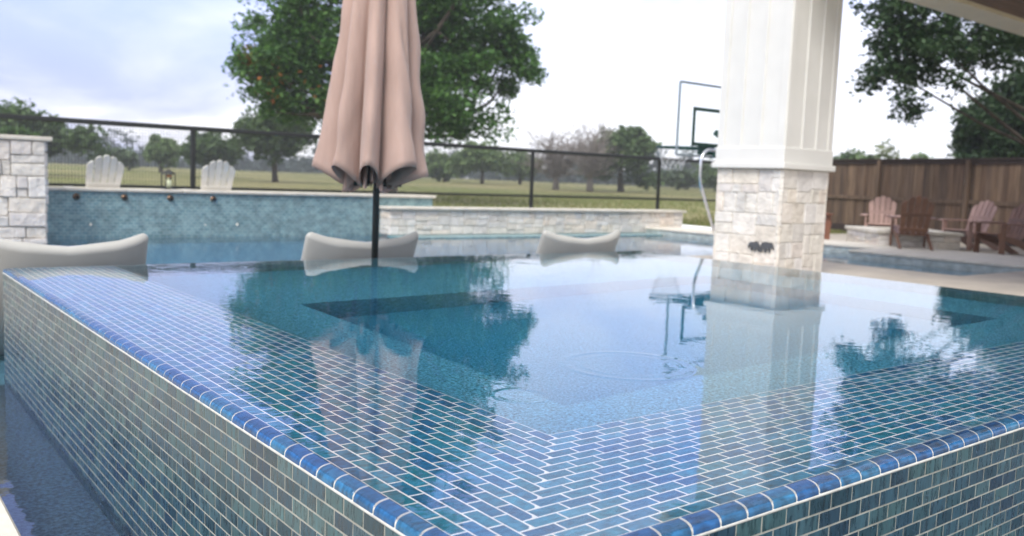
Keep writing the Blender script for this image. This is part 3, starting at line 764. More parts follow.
# ------------------------------------------------------------------ adirondack chairs
def adirondack(mat, label, loc, rz, group, tall=0.):
    t = empty('adirondack_chair', loc, rz, label, 'garden chair', group)
    b = MB()
    for k in range(6):
        y = .31 - k * .092; z = .375 - k * .024
        b.box((0, y, z), (.52, .084, .022), Matrix.Rotation(R_(14.5), 3, 'X'), .005)
    b.build('seat', mat, t)
    b = MB()
    base = Vector((0, -.17, .24)); lean = R_(24)
    up = Vector((0, -math.sin(lean), math.cos(lean))); nn = Vector((0, math.cos(lean), math.sin(lean)))
    for k in range(5):
        xo = (k - 2); L = .80 + tall - .030 * xo * xo
        p0 = base + Vector((xo * .092, 0, 0)); 
        w0, w1 = .039, .049
        top = []
        poly = [(-w0, 0), (w0, 0), (w1 + xo * .022, L - .05)]
        cut = -.035 * xo
        poly = [(-w0, 0), (w0, 0), (w1 + xo * .022, L - .035 + cut * .55), (w1 * .6 + xo * .022, L - .006 + cut * .3), (xo * .022, L), (-w1 * .6 + xo * .022, L - .006 - cut * .3), (-w1 + xo * .022, L - .035 - cut * .55)]
        b.prism(poly, p0, (1, 0, 0), up, .02)
    b.build('backrest', mat, t)
    b = MB()
    for h in (.12, .42): b.box(base + up * h - nn * .014, (.50, .03, .07), Matrix.Rotation(lean, 3, 'X'), .004)
    b.build('back_rail', mat, t)
    for s in (-1, 1):
        b = MB(); b.prism([(-.06, -.42), (.02, -.42), (.065, .1), (.075, .34), (.04, .40), (-.05, .40), (-.075, .34), (-.065, .05)], (s * .335, -.04, .545), (1, 0, 0), (0, 1, 0), .024); b.build('armrest', mat, t)
        b = MB(); b.box((s * .295, .27, .272), (.026, .115, .544), None, .004); b.build('leg', mat, t)
        b = MB(); b.prism([(.34, .30), (.34, .38), (-.17, .27), (-.62, .03), (-.64, 0), (-.46, 0), (-.10, .17)], (s * .268 - .012, 0, 0), (0, 1, 0), (0, 0, 1), .024); b.build('leg', mat, t)
    return t
gz_ = fh(3.4, 15.3)
adirondack(M['white_chair'], 'white slatted garden chair behind the tiled wall, nearer the stone pillar', (3.44, 15.22, .19), R_(4), 'white garden chairs behind the tiled wall', .13)
adirondack(M['white_chair'], 'white slatted garden chair behind the tiled wall, next to the fence post', (5.26, 15.22, .19), R_(-2), 'white garden chairs behind the tiled wall', .13)
GG = 'garden chairs around the fire pit'
adirondack(M['mauve_chair'], 'dusty mauve garden chair facing the pool between fire pit and wooden fence', (17.75, 9.95, .12), R_(118), GG)
adirondack(M['brown_chair'], 'dark brown garden chair seen from behind in front of the fire pit', (15.92, 8.32, .16), R_(-52), GG)
adirondack(M['mauve_chair'], 'dusty mauve garden chair turned sideways with its back to the fence', (17.55, 8.05, .12), R_(75), GG)
adirondack(M['brown_chair'], 'dark brown garden chair in side view nearest the right end', (16.75, 7.05, .12), R_(66), GG)
adirondack(M['rust_chair'], 'rust brown garden chair mostly hidden behind the white column', (16.45, 10.75, .12), R_(-140), GG)

# fire pit
FPX_, FPY_ = 16.9, 9.02
fp = empty('fire_pit', (FPX_, FPY_, .12), R_(-38), 'low square cream limestone fire pit among the garden chairs', 'fire pit')
b = MB(); fr = random.Random(3)
hw = .78
for o_, u_, n_ in (((-hw, -hw + .02, 0), (1, 0, 0), (0, -1, 0)), ((hw - .02, -hw, 0), (0, 1, 0), (1, 0, 0)), ((hw, hw - .02, 0), (-1, 0, 0), (0, 1, 0)), ((-hw + .02, hw, 0), (0, -1, 0), (-1, 0, 0))):
    ashlar(b, o_, u_, n_, 2 * hw, .26, .12, .15, .25, .5, fr)
b.span((-hw + .03, -hw + .03, 0), (hw - .03, -hw + .25, .258), 0, 1); b.span((-hw + .03, hw - .25, 0), (hw - .03, hw - .03, .258), 0, 1)
b.span((-hw + .03, -hw + .2502, 0), (-hw + .25, hw - .2502, .257), 0, 1); b.span((hw - .25, -hw + .2502, 0), (hw - .03, hw - .2502, .257), 0, 1)
b.build('stonework', [M['stone'], M['mortar']], fp)
b = MB()
for s in (-1, 1):
    b.span((-hw - .05, s * (hw - .11) - .16, .262), (hw + .05, s * (hw - .11) + .16, .33), .012)
    b.span((s * (hw - .11) - .16, -hw + .275, .262), (s * (hw - .11) + .16, hw - .275, .329), .012)
b.build('cap', M['capstone'], fp)
b = MB(); b.span((-.52, -.52, .02), (.52, .52, .16), 0); b.build('ash_bed', M['pit_ash'], fp)

# lantern on the wall
ln = empty('lantern', (4.44, 14.80, .769), R_(10), 'small black lantern holding a pale candle between the white chairs', 'lantern')
b = MB()
for sx in (-1, 1):
    for sy in (-1, 1): b.box((sx * .078, sy * .078, .125), (.018, .018, .23), None, .003)
b.box((0, 0, .008), (.19, .19, .014), None, .003); b.build('frame', M['black'], ln)
b = MB(); b.tube([(0, 0, .242), (0, 0, .26), (0, 0, .295), (0, 0, .315)], [.125, .12, .06, .02], 4, smooth=False); b.tube([(-.03, 0, .31), (-.02, 0, .345), (.02, 0, .345), (.03, 0, .31)], .005, 6); b.build('roof', M['black'], ln)
b = MB(); b.tube([(0, 0, .016), (0, 0, .15)], .045, 14); b.build('candle', M['candle'], ln)
b = MB(); b.tube([(0, 0, .20), (0, 0, .235)], .05, 12); b.build('orange_ring', M['ring_orange'], ln)  # plain orange ring above the candle

# ------------------------------------------------------------------ basketball hoop on the far terrace
hp = empty('basketball_hoop', (9.80, 8.15, .16), 0, 'basketball hoop with clear backboard and green target square beside the column', 'hoop')
bl, br_, bb, bt = -.64, .64, 1.56 - .16, 2.54 - .16
b = MB()
for (a, c_) in (((bl, 0, bb), (bl, 0, bt)), ((br_, 0, bb), (br_, 0, bt)), ((bl, 0, bt), (br_, 0, bt)), ((bl, 0, bb), (br_, 0, bb))):
    b.beam(a, c_, .03, .03, .006)
b.build('board_frame', M['board_steel'], hp)
b = MB(); b.span((bl + .02, -.006, bb + .02), (br_ - .02, .006, bt - .02)); b.build('backboard', M['pane'], hp)
b = MB()
sl, sr, sb, st = -.33, .33, 1.72 - .16, 2.20 - .16
for (a, c_) in (((sl, -.012, sb - .025), (sl, -.012, st + .025)), ((sr, -.012, sb - .025), (sr, -.012, st + .025)), ((sl, -.012, st), (sr, -.012, st)), ((sl, -.012, sb), (sr, -.012, sb))):
    b.beam(a, c_, .012, .05, 0, 0, (1, 0, 0) if a[0] == c_[0] else (0, 0, 1))
b.build('target_square', M['board_green'], hp)
b = MB(); rr = .235; rc = (0, .62, 1.69 - .16)
b.tube([(rc[0] + rr * math.cos(a), rc[1] + rr * math.sin(a), rc[2]) for a in [2 * math.pi * i / 28 for i in range(29)]], .016, 8)
b.beam((-.10, .02, rc[2] - .02), (-.08, rc[1] - rr + .02, rc[2] - .01), .03, .05, .005); b.beam((.10, .02, rc[2] - .02), (.08, rc[1] - rr + .02, rc[2] - .01), .03, .05, .005)
b.box((0, .02, rc[2] - .03), (.34, .04, .16), None, .006)
b.build('rim', M['board_green'], hp)
b = MB()
for i in range(12):
    for sgn in (1, -1):
        pts = []
        for j in range(6):
            a = 2 * math.pi * i / 12 + sgn * j * .26; r_ = rr * (1 - .09 * j) ; pts.append((rc[0] + r_ * math.cos(a), rc[1] + r_ * math.sin(a), rc[2] - .01 - j * .065))
        b.tube(pts, .0025, 4)
b.build('net', M['net'], hp)
b = MB(); b.tube([(.25, -.55, 0), (.25, -.55, 1.1), (.25, -.42, 1.5)], .05, 10); b.beam((.25, -.45, 1.42), (.1, -.03, 1.75), .06, .08, .01); b.beam((.25, -.53, 1.12), (.1, -.03, 1.45), .06, .08, .01)
b.build('post', M['board_green'], hp)
b = MB(); b.box((.35, -.58, .07), (.55, .65, .14), None, .03); b.build('base', M['black'], hp)

# ------------------------------------------------------------------ wooden fence
A = Vector((18.7, 3.0, 0)); B = Vector((22.3, 17.3, 0)); dF = (B - A).normalized(); nF = Vector((-dF.y, dF.x, 0))
wf_ = empty('wooden_fence', ((A.x + B.x) / 2, (A.y + B.y) / 2, .1), 0, 'weathered brown board fence with dark top rail behind the garden chairs', 'fence')
WO = (-(A.x + B.x) / 2, -(A.y + B.y) / 2, -.1)
fr = random.Random(9); b = MB(); a = 0; Lf = (B - A).length
rotF = Matrix((dF, nF, Vector((0, 0, 1)))).transposed()
while a < Lf:
    w_ = fr.uniform(.128, .142); h = 1.83 + fr.uniform(-.012, .012)
    p_ = A + dF * (a + w_ / 2) + nF * fr.uniform(-.006, .006) + Vector((0, 0, .12 + h / 2))
    b.box(p_, (w_, .018, h), rotF, .003); a += w_ + .004
b.build('boards', M['fence_wood'], wf_, WO)
b = MB(); b.beam(A + nF * .0 + Vector((0, 0, 1.985)), B + Vector((0, 0, 1.985)), .15, .04, .005); b.beam(A + nF * .03 + Vector((0, 0, 1.915)), B + nF * .03 + Vector((0, 0, 1.915)), .025, .09, .004); b.build('top_rail', M['dark_wood'], wf_, WO)
b = MB(); b.beam(A + nF * .035 + Vector((0, 0, 1.02)), B + nF * .035 + Vector((0, 0, 1.02)), .04, .09, .004); b.build('cross_rail', M['fence_wood'], wf_, WO)
b = MB(); b.beam(A + nF * .03 + Vector((0, 0, .22)), B + nF * .03 + Vector((0, 0, .22)), .03, .18, .004); b.build('kick_board', M['dark_wood'], wf_, WO)
a = 1.45
while a < Lf:
    q = A + dF * a + nF * .075; b = MB(); b.box((q.x, q.y, 1.03), (.09, .09, 1.86), rotF, .005); b.build('post', M['fence_wood'], wf_, WO); a += 2.55

# ------------------------------------------------------------------ trees
def leaf_mesh(centres, per, spread, size, r, flat=.55, squash=.75):
    nC = len(centres)
    cnt = np.maximum(3, (per * r.uniform(.6, 1.4, nC)).astype(int)); idx = np.repeat(np.arange(nC), cnt); n = len(idx)
    c = np.array([q[:3] for q in centres])[idx]; sp = np.array([q[3] for q in centres])[idx][:, None] * spread
    off = r.normal(size=(n, 3)); off /= np.maximum(1e-6, np.linalg.norm(off, axis=1, keepdims=True)); off *= r.uniform(.15, 1, (n, 1)) ** .6
    off[:, 2] *= squash
    c = c + off * sp
    nrm = r.normal(size=(n, 3)); nrm[:, 2] = np.abs(nrm[:, 2]) + flat; nrm /= np.linalg.norm(nrm, axis=1, keepdims=True)
    t = np.cross(nrm, r.normal(size=(n, 3))); t /= np.maximum(1e-6, np.linalg.norm(t, axis=1, keepdims=True)); bt = np.cross(nrm, t)
    s = size * r.uniform(.6, 1.35, (n, 1)); wd = s * r.uniform(.42, .62, (n, 1))
    v = np.empty((n, 4, 3)); v[:, 0] = c - t * s; v[:, 1] = c + bt * wd - t * s * .1 + nrm * s * .12; v[:, 2] = c + t * s; v[:, 3] = c - bt * wd - t * s * .1 + nrm * s * .12
    return v.reshape(-1, 3), np.arange(n * 4).reshape(-1, 4)
def fast_mesh(name, v, f, mats, parent, loc, mi=None):
    me = bpy.data.meshes.new(name); n = len(f)
    me.vertices.add(len(v)); me.vertices.foreach_set('co', np.asarray(v, dtype=np.float32).ravel())
    me.loops.add(n * 4); me.loops.foreach_set('vertex_index', np.asarray(f, dtype=np.int32).ravel())
    me.polygons.add(n); me.polygons.foreach_set('loop_start', np.arange(0, n * 4, 4, dtype=np.int32))
    for m in (mats if isinstance(mats, list) else [mats]): me.materials.append(m)
    if mi is not None: me.polygons.foreach_set('material_index', np.asarray(mi, dtype=np.int32))
    me.update(calc_edges=True); me.validate()
    o = bpy.data.objects.new(name, me); COL.objects.link(o); o.location = loc
    if parent: o.parent = parent
    return o
def limb(mb, p, q, r0, r1, r, bend=.12, n=6, seg=4):
    p, q = Vector(p), Vector(q); L = (q - p).length
    o = Vector((r.normal(), r.normal(), r.normal() * .5)) * L * bend
    pts = [p.lerp(q, i / seg) + o * math.sin(math.pi * i / seg) + Vector((0, 0, -.08 * L * math.sin(math.pi * i / seg))) for i in range(seg + 1)]
    mb.tube(pts, [r0 + (r1 - r0) * i / seg for i in range(seg + 1)], n)
    return pts
def tree(name, label, cat, base, trunk_h, tr, lobes, leaf, per, mat, seed, bark=None, clump=.5, limbs=14, group=None, accent=None, gap=0., trunk_top=None, lean=(0, 0)):
    """lobes: (dx,dy,z,rx,ry,rz,n) relative to the base"""
    r = np.random.RandomState(seed)
    t = empty(name, (base[0], base[1], base[2]), 0, label, cat, group)
    cs = []
    for (dx, dy, z, rx, ry, rz, n) in lobes:
        for _ in range(n):
            q = r.normal(size=3); q /= np.linalg.norm(q); q *= r.uniform(gap, 1) ** .45 * (1 + .14 * r.normal())
            cs.append((dx + q[0] * rx, dy + q[1] * ry, z + q[2] * rz, clump * r.uniform(.55, 1.35)))
    b = MB(); top = Vector((lean[0], lean[1], trunk_h))
    b.tube([(0, 0, -.15), (0, 0, .1 * trunk_h), top * .5 + Vector((.05 * trunk_h * r.normal(), .05 * trunk_h * r.normal(), 0)), top], [tr * 1.5, tr * 1.1, tr * .9, tr * .7], 10)
    order = r.permutation(len(cs))[:limbs]
    for i in order:
        c = Vector(cs[i][:3]); st = top * r.uniform(.75, 1.0)
        pts = limb(b, st, c, tr * .42, tr * .08, r)
        for _ in range(2):
            j = int(r.randint(len(cs))); c2 = Vector(cs[j][:3]); m = pts[2]
            if (c2 - m).length < 2.2 * max(lobes[0][3], 1): limb(b, m, c2, tr * .17, tr * .04, r, n=5, seg=3)
    b.build('trunk', bark or M['bark'], t)
    if per > 0:
        v, f = leaf_mesh(cs, per, 1.0, leaf, r)
        mi = None; mats = mat
        if accent:
            mats = [mat, accent[0]]; cc = v.reshape(-1, 4, 3)[:, 0]
            mi = np.zeros(len(f), dtype=np.int32)
            for ax, ay, az, ar, prob in accent[1]:
                dd = np.sqrt(((cc - np.array([ax, ay, az])) ** 2).sum(1)); mi[(dd < ar) & (r.uniform(size=len(f)) < prob)] = 1
        fast_mesh('crown', v, f, mats, t, (0, 0, 0), mi)
    return t
LM = {
    'oak': leafmat('oak_leaves', [(0.045, 0.112, 0.029), (0.071, 0.175, 0.038), (0.103, 0.226, 0.050), (0.061, 0.153, 0.036), (0.134, 0.268, 0.062)]),
    'orange': leafmat('turning_leaves', [(0.480, 0.144, 0.032), (0.384, 0.192, 0.032), (0.240, 0.208, 0.048)]),
    'fieldoak': leafmat('field_oak_leaves', [(0.075, 0.131, 0.042), (0.100, 0.169, 0.054), (0.062, 0.112, 0.038), (0.119, 0.188, 0.066)]),
    'mid': leafmat('mid_green_leaves', [(0.122, 0.195, 0.066), (0.163, 0.255, 0.084), (0.101, 0.166, 0.060), (0.204, 0.283, 0.103)]),
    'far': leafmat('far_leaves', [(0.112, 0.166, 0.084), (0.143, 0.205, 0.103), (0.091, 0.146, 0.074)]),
    'dark': leafmat('dark_leaves', [(0.027, 0.060, 0.024), (0.042, 0.087, 0.030), (0.033, 0.072, 0.027), (0.060, 0.105, 0.039)]),
    'pale': leafmat('pale_leaves', [(.15, .19, .08), (.19, .22, .10), (.12, .16, .07)]),
    'bright': leafmat('bright_leaves', [(0.084, 0.168, 0.036), (0.120, 0.216, 0.048), (0.060, 0.132, 0.036)]),
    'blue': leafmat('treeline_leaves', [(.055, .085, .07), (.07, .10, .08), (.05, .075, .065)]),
}
def gb(x, d):
    X, Y = at(x, d); return (X, Y, fh(X, Y))
# great oak behind the umbrella
oa = gb(386, 27)
def rel(x, d, b): X, Y = at(x, d); return X - b[0], Y - b[1]
def L_(x, y, d, b, rx, rz, n, ry=None):
    """crown lobe centred on picture column x, height from picture row y, at distance d"""
    dx, dy = rel(x, d, b); z = EYE + (HZ + (x - 512) * ROLL - y) * d / FPX - b[2]
    return (dx, dy, z, rx, ry or rx, rz, n)
ac = L_(252, 58, 25.5, oa, 1, 1, 1); ac2 = L_(275, 85, 25.5, oa, 1, 1, 1); ac3 = L_(300, 95, 25, oa, 1, 1, 1)
tree('oak_tree', 'tall dense green oak with some orange leaves rising behind the umbrella', 'tree', oa, 3.0, .30,
     [L_(385, 15, 27, oa, 3.2, 2.6, 120), L_(300, 20, 27, oa, 1.9, 2.0, 60), L_(290, 80, 26.5, oa, 1.6, 1.1, 40), L_(262, 62, 26, oa, .9, .9, 16), L_(465, 45, 27, oa, 1.9, 1.9, 66), L_(505, 52, 27, oa, .9, .9, 14), L_(455, 108, 26, oa, 1.3, .9, 26), L_(400, 95, 27, oa, 1.6, 1.2, 40),
      L_(380, -75, 27, oa, 3.0, 2.2, 90), L_(440, -30, 27, oa, 2.0, 1.8, 40), L_(345, 110, 27, oa, 1.3, .8, 20)],
     0.086, 165, LM['oak'], 3, clump=.62, limbs=22, accent=(LM['orange'], [(ac[0], ac[1], ac[2], .42, .7), (ac2[0], ac2[1], ac2[2], .8, .06), (ac3[0], ac3[1], ac3[2], 1.0, .05)]))
# trees of the field, left to right
FG = 'trees across the field'
def ftree(name, label, x0, x1, ytop, d, mat, seed, squash=1., per=70, trunk=.35, n=60, cl=.7, leaf=.20, extra=()):
    x = (x0 + x1) / 2; b_ = gb(x, d); w = (x1 - x0) / FPX * d / 2; zt = EYE + (HZ + (x - 512) * ROLL - ytop) * d / FPX - b_[2]
    zb = zt * (1 - squash * .86); zc = (zt + zb) / 2; rz = (zt - zb) / 2 * .86
    lobes = [(0, 0, zc, w * .72, w * .72, rz, int(n * .5)), (-w * .42, .1, zc - rz * .2, w * .48, w * .5, rz * .7, int(n * .25)), (w * .42, -.1, zc - rz * .05, w * .48, w * .5, rz * .7, int(n * .25))]
    for e in extra: lobes.append(L_(*e[:2], d, b_, *e[2:]))
    return tree(name, label, 'tree', b_, zc * .8, max(.10, trunk), lobes, leaf, per, mat, seed, clump=cl, limbs=10, group=FG)
ftree('field_tree', 'broad dark green tree rising behind the stone pillar', -22, 68, 103, 44, LM['fieldoak'], 21, .95, 80, 0.20, 90, .7, .18, [(82, 140, .75, .9, 10), (20, 135, 1.2, 1.0, 16)])
ftree('field_tree', 'bright green bushy tree low behind the stone pillar', 0, 36, 120, 38, LM['bright'], 22, .9, 70, 0.10, 30, .5, .15)
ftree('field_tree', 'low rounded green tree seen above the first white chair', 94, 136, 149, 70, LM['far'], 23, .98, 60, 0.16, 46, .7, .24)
ftree('field_tree', 'slim tree with a rounded tuft top above the lantern', 144, 178, 133, 66, LM['mid'], 24, .9, 60, 0.14, 44, .6, .22)
ftree('field_tree', 'bushy dark green tree behind the second white chair', 182, 240, 132, 56, LM['fieldoak'], 25, .97, 70, 0.16, 60, .7, .2)
ftree('field_tree', 'spreading green tree under the oak, left of the umbrella', 232, 318, 100, 50, LM['fieldoak'], 26, .9, 70, 0.16, 90, .7, .18)
ftree('field_tree', 'low loose light green tree just right of the umbrella', 418, 472, 156, 78, LM['mid'], 27, .92, 50, 0.16, 50, .8, .26)
ftree('field_tree', 'taller loose green tree midway between umbrella and fence post', 452, 512, 143, 74, LM['mid'], 28, .88, 55, 0.16, 64, .8, .25)
ftree('field_tree', 'small green tree just left of a black fence post', 500, 540, 153, 80, LM['mid'], 29, .9, 50, 0.16, 40, .8, .26)
ftree('field_tree', 'broad round crowned oak standing alone across the field', 586, 656, 123, 62, LM['fieldoak'], 31, .80, 80, 0.21, 96, .7, .2, [(643, 172, 1.1, .9, 10), (602, 160, 1.4, 1.2, 16)])
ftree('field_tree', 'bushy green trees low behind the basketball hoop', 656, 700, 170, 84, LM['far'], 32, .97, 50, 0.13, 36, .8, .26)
ftree('field_tree', 'bushy olive tree just left of the white column', 690, 742, 164, 80, LM['mid'], 33, .97, 50, 0.13, 40, .8, .26)
def bare(label, x, ytop, d, seed, spread):
    b_ = gb(x, d); r = np.random.RandomState(seed); zt = EYE + (HZ + (x - 512) * ROLL - ytop) * d / FPX - b_[2]
    t = empty('bare_tree', b_, 0, label, 'tree', 'bare trees across the field'); m = MB()
    m.tube([(0, 0, -.1), (0, 0, zt * .18), (.1, .1, zt * .36)], [.26, .2, .15], 8)
    m2 = MB()
    for i in range(26):
        a = r.uniform(0, 6.28); rr_ = spread * r.uniform(.2, 1); e = Vector((rr_ * math.cos(a), rr_ * math.sin(a), zt * r.uniform(.45, 1.0)))
        pts = limb(m2, (0.05, .05, zt * r.uniform(.2, .38)), e, .09, .025, r, .1, 5, 4)
        for _ in range(9):
            q = pts[r.randint(1, 5)]; e2 = q + Vector((r.normal() * .7, r.normal() * .7, abs(r.normal()) * .75)); p3 = limb(m2, q, e2, .03, .012, r, .12, 4, 3)
            for _ in range(5):
                q2 = p3[r.randint(1, 4)]; limb(m2, q2, q2 + Vector((r.normal() * .38, r.normal() * .38, r.normal() * .35 + .15)), .014, .006, r, .1, 3, 2)
    m.build('trunk', M['bare_bark'], t); m2.build('branches', M['bare_bark'], t)
bare('leafless grey tree with fine twigs beside the fence post', 556, 140, 60, 41, 1.6)
bare('leafless grey tree merging with the lone broad oak', 590, 134, 58, 42, 1.7)
# behind the wooden fence
ftree('field_tree', 'dark bushy tree top showing over the fence beside the column', 826, 884, 147, 48, LM['fieldoak'], 51, .97, 60, 0.13, 50, .6, .17)
ftree('field_tree', 'pale yellowish sparse tree top showing over the wooden fence', 866, 908, 142, 44, LM['pale'], 52, .95, 30, 0.10, 34, .6, .14)
ftree('field_tree', 'small green tree top just right of the pale one over the fence', 895, 932, 153, 52, LM['mid'], 53, .97, 50, 0.10, 30, .6, .17)
ev = gb(1020, 27)
tree('evergreen_tree', 'dense dark green tree rising behind the right end of the fence', 'tree', ev, 2.2, .2,
     [L_(1030, 135, 27, ev, 1.9, 1.6, 130), L_(985, 138, 27, ev, 1.0, 1.0, 56), L_(1010, 105, 27, ev, 1.0, .8, 50), L_(1050, 60, 27, ev, 1.5, 1.4, 50), L_(975, 155, 26.5, ev, .6, .6, 14)], 0.095, 130, LM['dark'], 61, clump=.5, limbs=16)
ho = gb(1125, 20.5)
tree('live_oak', 'large live oak spreading open branches over the wooden fence', 'tree', ho, 2.4, .17,
     [L_(885, 30, 18, ho, .75, 1.0, 36), L_(915, 65, 17.5, ho, .85, .7, 34), L_(950, 30, 18, ho, 1.1, .8, 44), L_(905, 105, 17.3, ho, .28, .35, 8), L_(985, 55, 18.5, ho, .7, .6, 26), L_(870, 75, 17.5, ho, .4, .45, 11), L_(1010, 35, 19, ho, .9, .7, 30), L_(960, -40, 19, ho, 1.6, 1.1, 50), L_(1060, -30, 20, ho, 2.2, 1.6, 60), L_(1090, 40, 20, ho, 1.3, 1.1, 40), L_(890, -35, 18.5, ho, .9, .8, 24), L_(880, 8, 18, ho, .6, .5, 22), L_(900, 50, 18, ho, .7, .6, 26), L_(930, 10, 18, ho, .9, .6, 30)],
     .064, 54, LM['dark'], 71, clump=.33, limbs=8, gap=.1)
# far wood along the edge of the field
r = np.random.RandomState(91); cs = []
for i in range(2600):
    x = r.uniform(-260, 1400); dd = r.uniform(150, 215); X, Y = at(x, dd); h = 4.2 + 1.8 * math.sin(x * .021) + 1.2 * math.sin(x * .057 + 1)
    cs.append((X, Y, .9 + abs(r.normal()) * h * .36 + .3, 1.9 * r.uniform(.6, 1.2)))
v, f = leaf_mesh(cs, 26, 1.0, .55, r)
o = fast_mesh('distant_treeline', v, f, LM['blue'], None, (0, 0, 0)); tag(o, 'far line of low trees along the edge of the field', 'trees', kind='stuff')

m, nt, out = nodes('haze_air'); pv = N(nt, 'ShaderNodeVolumePrincipled', in_Density=.0013); pv.inputs['Color'].default_value = (.93, .96, 1, 1); nt.links.new(pv.outputs[0], out.inputs['Volume'])
b = MB(); b.span((-420, -260, -4), (560, 430, 24)); o = b.build('haze', m); tag(o, 'thin pale summer haze over the field', 'haze', kind='stuff')
# ------------------------------------------------------------------ sky, sun
W = bpy.data.worlds.new('World'); S.world = W; W.use_nodes = True
nt = W.node_tree; nt.nodes.clear(); L = nt.links.new
out = N(nt, 'ShaderNodeOutputWorld'); bg = N(nt, 'ShaderNodeBackground'); L(bg.outputs[0], out.inputs[0])
SUN_EL, SUN_AZ = 52., 20.     # azimuth of the sun measured from +X (world), counter-clockwise
sd = Vector((-.55, -.34, .76)).normalized()
sky = N(nt, 'ShaderNodeTexSky', sky_type='NISHITA', sun_disc=False); sky.sun_elevation = math.asin(sd.z); sky.sun_rotation = math.atan2(sd.x, sd.y)
sky.air_density = 1.2; sky.dust_density = 3.0
tc = N(nt, 'ShaderNodeTexCoord'); sp = N(nt, 'ShaderNodeSeparateXYZ'); L(tc.outputs['Generated'], sp.inputs[0])
zc = N(nt, 'ShaderNodeMath', operation='MAXIMUM', in_1=0.0); L(sp.outputs[2], zc.inputs[0])
za = N(nt, 'ShaderNodeMath', operation='ADD', in_1=.22); L(zc.outputs[0], za.inputs[0])
dx = N(nt, 'ShaderNodeMath', operation='DIVIDE'); dy = N(nt, 'ShaderNodeMath', operation='DIVIDE')
L(sp.outputs[0], dx.inputs[0]); L(za.outputs[0], dx.inputs[1]); L(sp.outputs[1], dy.inputs[0]); L(za.outputs[0], dy.inputs[1])
cv = N(nt, 'ShaderNodeCombineXYZ'); L(dx.outputs[0], cv.inputs[0]); L(dy.outputs[0], cv.inputs[1])
mp = N(nt, 'ShaderNodeMapping'); mp.inputs['Location'].default_value = (3.3, 1.7, 0); mp.inputs['Scale'].default_value = (1, 1, 1); L(cv.outputs[0], mp.inputs[0])
cn = N(nt, 'ShaderNodeTexNoise', in_Scale=1.05, in_Detail=6.0, in_Roughness=.52, in_Distortion=.35); L(mp.outputs[0], cn.inputs['Vector'])
# brighter towards the right of the view, where the thin cloud glows
vd = N(nt, 'ShaderNodeVectorMath', operation='DOT_PRODUCT'); L(tc.outputs['Generated'], vd.inputs[0]); vd.inputs[1].default_value = (.93, .34, .1)
gm = N(nt, 'ShaderNodeMapRange', in_From_Min=.35, in_From_Max=1.0, in_To_Min=-.24, in_To_Max=.34); L(vd.outputs['Value'], gm.inputs[0])
ca = N(nt, 'ShaderNodeMath', operation='ADD'); L(cn.outputs[0], ca.inputs[0]); el = N(nt, 'ShaderNodeMapRange', in_From_Min=.12, in_From_Max=.42, in_To_Min=.03, in_To_Max=-.12); L(sp.outputs[2], el.inputs[0]); ge = N(nt, 'ShaderNodeMath', operation='ADD'); L(gm.outputs[0], ge.inputs[0]); L(el.outputs[0], ge.inputs[1]); L(ge.outputs[0], ca.inputs[1])
cr = ramp(nt, [(.26, (.34, .38, .66)), (.40, (.42, .47, .74)), (.54, (.74, .76, .94)), (.66, (1.18, 1.18, 1.2))]); L(ca.outputs[0], cr.inputs[0])
sk = N(nt, 'ShaderNodeMix', data_type='RGBA', blend_type='MULTIPLY', in_0=1.0); L(sky.outputs[0], sk.inputs[6]); sk.inputs[7].default_value = (.09, .09, .09, 1)
be = N(nt, 'ShaderNodeMapRange', in_From_Min=.03, in_From_Max=.30, in_To_Min=.0, in_To_Max=1.0); L(sp.outputs[2], be.inputs[0])
bd = N(nt, 'ShaderNodeMapRange', in_From_Min=.55, in_From_Max=.98, in_To_Min=1.0, in_To_Max=.75); L(vd.outputs['Value'], bd.inputs[0])
bn = N(nt, 'ShaderNodeMapRange', in_From_Min=.35, in_From_Max=.65, in_To_Min=1.25, in_To_Max=.45); L(cn.outputs[0], bn.inputs[0])
fd = N(nt, 'ShaderNodeVectorMath', operation='DOT_PRODUCT'); L(tc.outputs['Generated'], fd.inputs[0]); fd.inputs[1].default_value = (.617, .787, 0)
fr_ = N(nt, 'ShaderNodeMapRange', in_From_Min=.0, in_From_Max=.6, in_To_Min=.12, in_To_Max=1.); L(fd.outputs['Value'], fr_.inputs[0])
b0 = N(nt, 'ShaderNodeMath', operation='MULTIPLY'); L(be.outputs[0], b0.inputs[0]); L(fr_.outputs[0], b0.inputs[1])
b1 = N(nt, 'ShaderNodeMath', operation='MULTIPLY'); L(b0.outputs[0], b1.inputs[0]); L(bd.outputs[0], b1.inputs[1])
b2 = N(nt, 'ShaderNodeMath', operation='MULTIPLY', use_clamp=True); L(b1.outputs[0], b2.inputs[0]); L(bn.outputs[0], b2.inputs[1])
bk = N(nt, 'ShaderNodeMapRange', in_From_Min=.3, in_From_Max=-.2, in_To_Min=0., in_To_Max=.85); L(fd.outputs['Value'], bk.inputs[0])
bw_ = N(nt, 'ShaderNodeMix', data_type='RGBA'); L(bk.outputs[0], bw_.inputs[0]); L(cr.outputs[0], bw_.inputs[6]); bw_.inputs[7].default_value = (.86, .87, .90, 1)
bm = N(nt, 'ShaderNodeMix', data_type='RGBA'); L(b2.outputs[0], bm.inputs[0]); L(bw_.outputs[2], bm.inputs[6]); bm.inputs[7].default_value = (.42, .58, 1.32, 1)
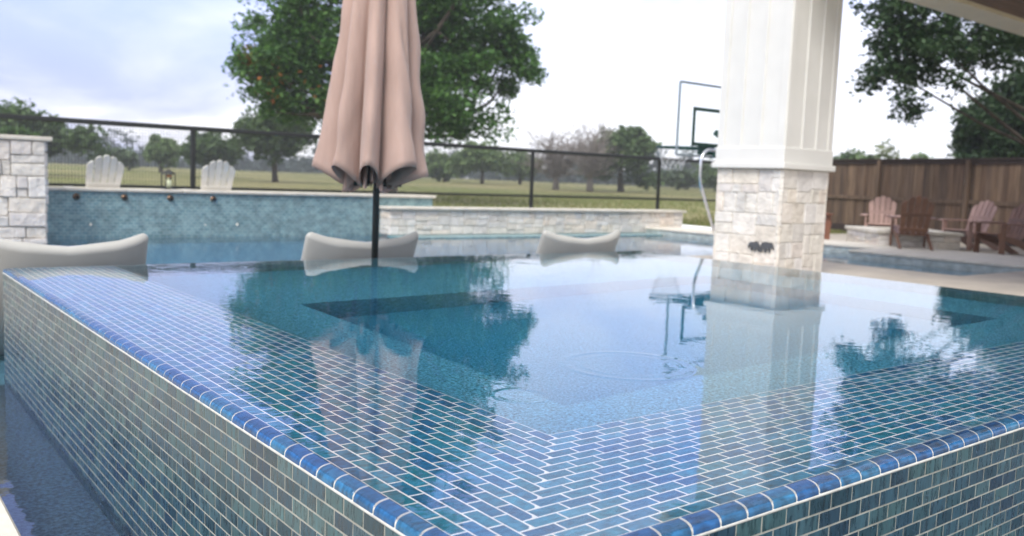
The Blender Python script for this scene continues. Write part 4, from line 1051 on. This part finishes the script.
oh = N(nt, 'ShaderNodeMapRange', in_From_Min=.45, in_From_Max=.8, in_To_Min=0., in_To_Max=1.); L(sp.outputs[2], oh.inputs[0]); om = N(nt, 'ShaderNodeMix', data_type='RGBA'); L(oh.outputs[0], om.inputs[0]); L(bm.outputs[2], om.inputs[6]); om.inputs[7].default_value = (.97, .95, .92, 1)
mx = N(nt, 'ShaderNodeMix', data_type='RGBA', in_0=.93); L(sk.outputs[2], mx.inputs[6]); L(om.outputs[2], mx.inputs[7])
L(mx.outputs[2], bg.inputs[0]); bg.inputs[1].default_value = 1.0
sl = bpy.data.lights.new('sun', 'SUN'); sl.energy = 2.3; sl.angle = R_(24); sl.color = (1, .97, .93)
so = bpy.data.objects.new('sun', sl); COL.objects.link(so); so.rotation_euler = sd.to_track_quat('Z', 'Y').to_euler()

# ------------------------------------------------------------------ camera
cam = bpy.data.cameras.new('camera'); co = bpy.data.objects.new('camera', cam); COL.objects.link(co)
fwd = (FWD * math.cos(PITCH) + Vector((0, 0, -math.sin(PITCH)))).normalized(); up = RIGHT.cross(fwd).normalized()
cr_ = RIGHT * math.cos(ROLL) + up * math.sin(ROLL); cu = -RIGHT * math.sin(ROLL) + up * math.cos(ROLL)
mt = Matrix((cr_, cu, -fwd)).transposed().to_4x4(); mt.translation = (0, 0, EYE); co.matrix_world = mt
cam.sensor_width = 36; cam.lens = FPX / 1024 * 36; cam.clip_start = .05; cam.clip_end = 3000
cam.dof.use_dof = True; cam.dof.focus_distance = 2.0; cam.dof.aperture_fstop = 4.0
S.camera = co
S.render.resolution_x, S.render.resolution_y = 1024, 536
S.view_settings.view_transform = 'Standard'; S.view_settings.look = 'None'; S.view_settings.exposure = .64; S.view_settings.gamma = 1
c = S.cycles
c.max_bounces = 14; c.transmission_bounces = 10; c.transparent_max_bounces = 10; c.glossy_bounces = 5; c.diffuse_bounces = 3
c.caustics_refractive = True; c.caustics_reflective = False; c.sample_clamp_indirect = 6
c.use_denoising = True
try: c.denoiser = 'OPENIMAGEDENOISE'
except Exception: pass
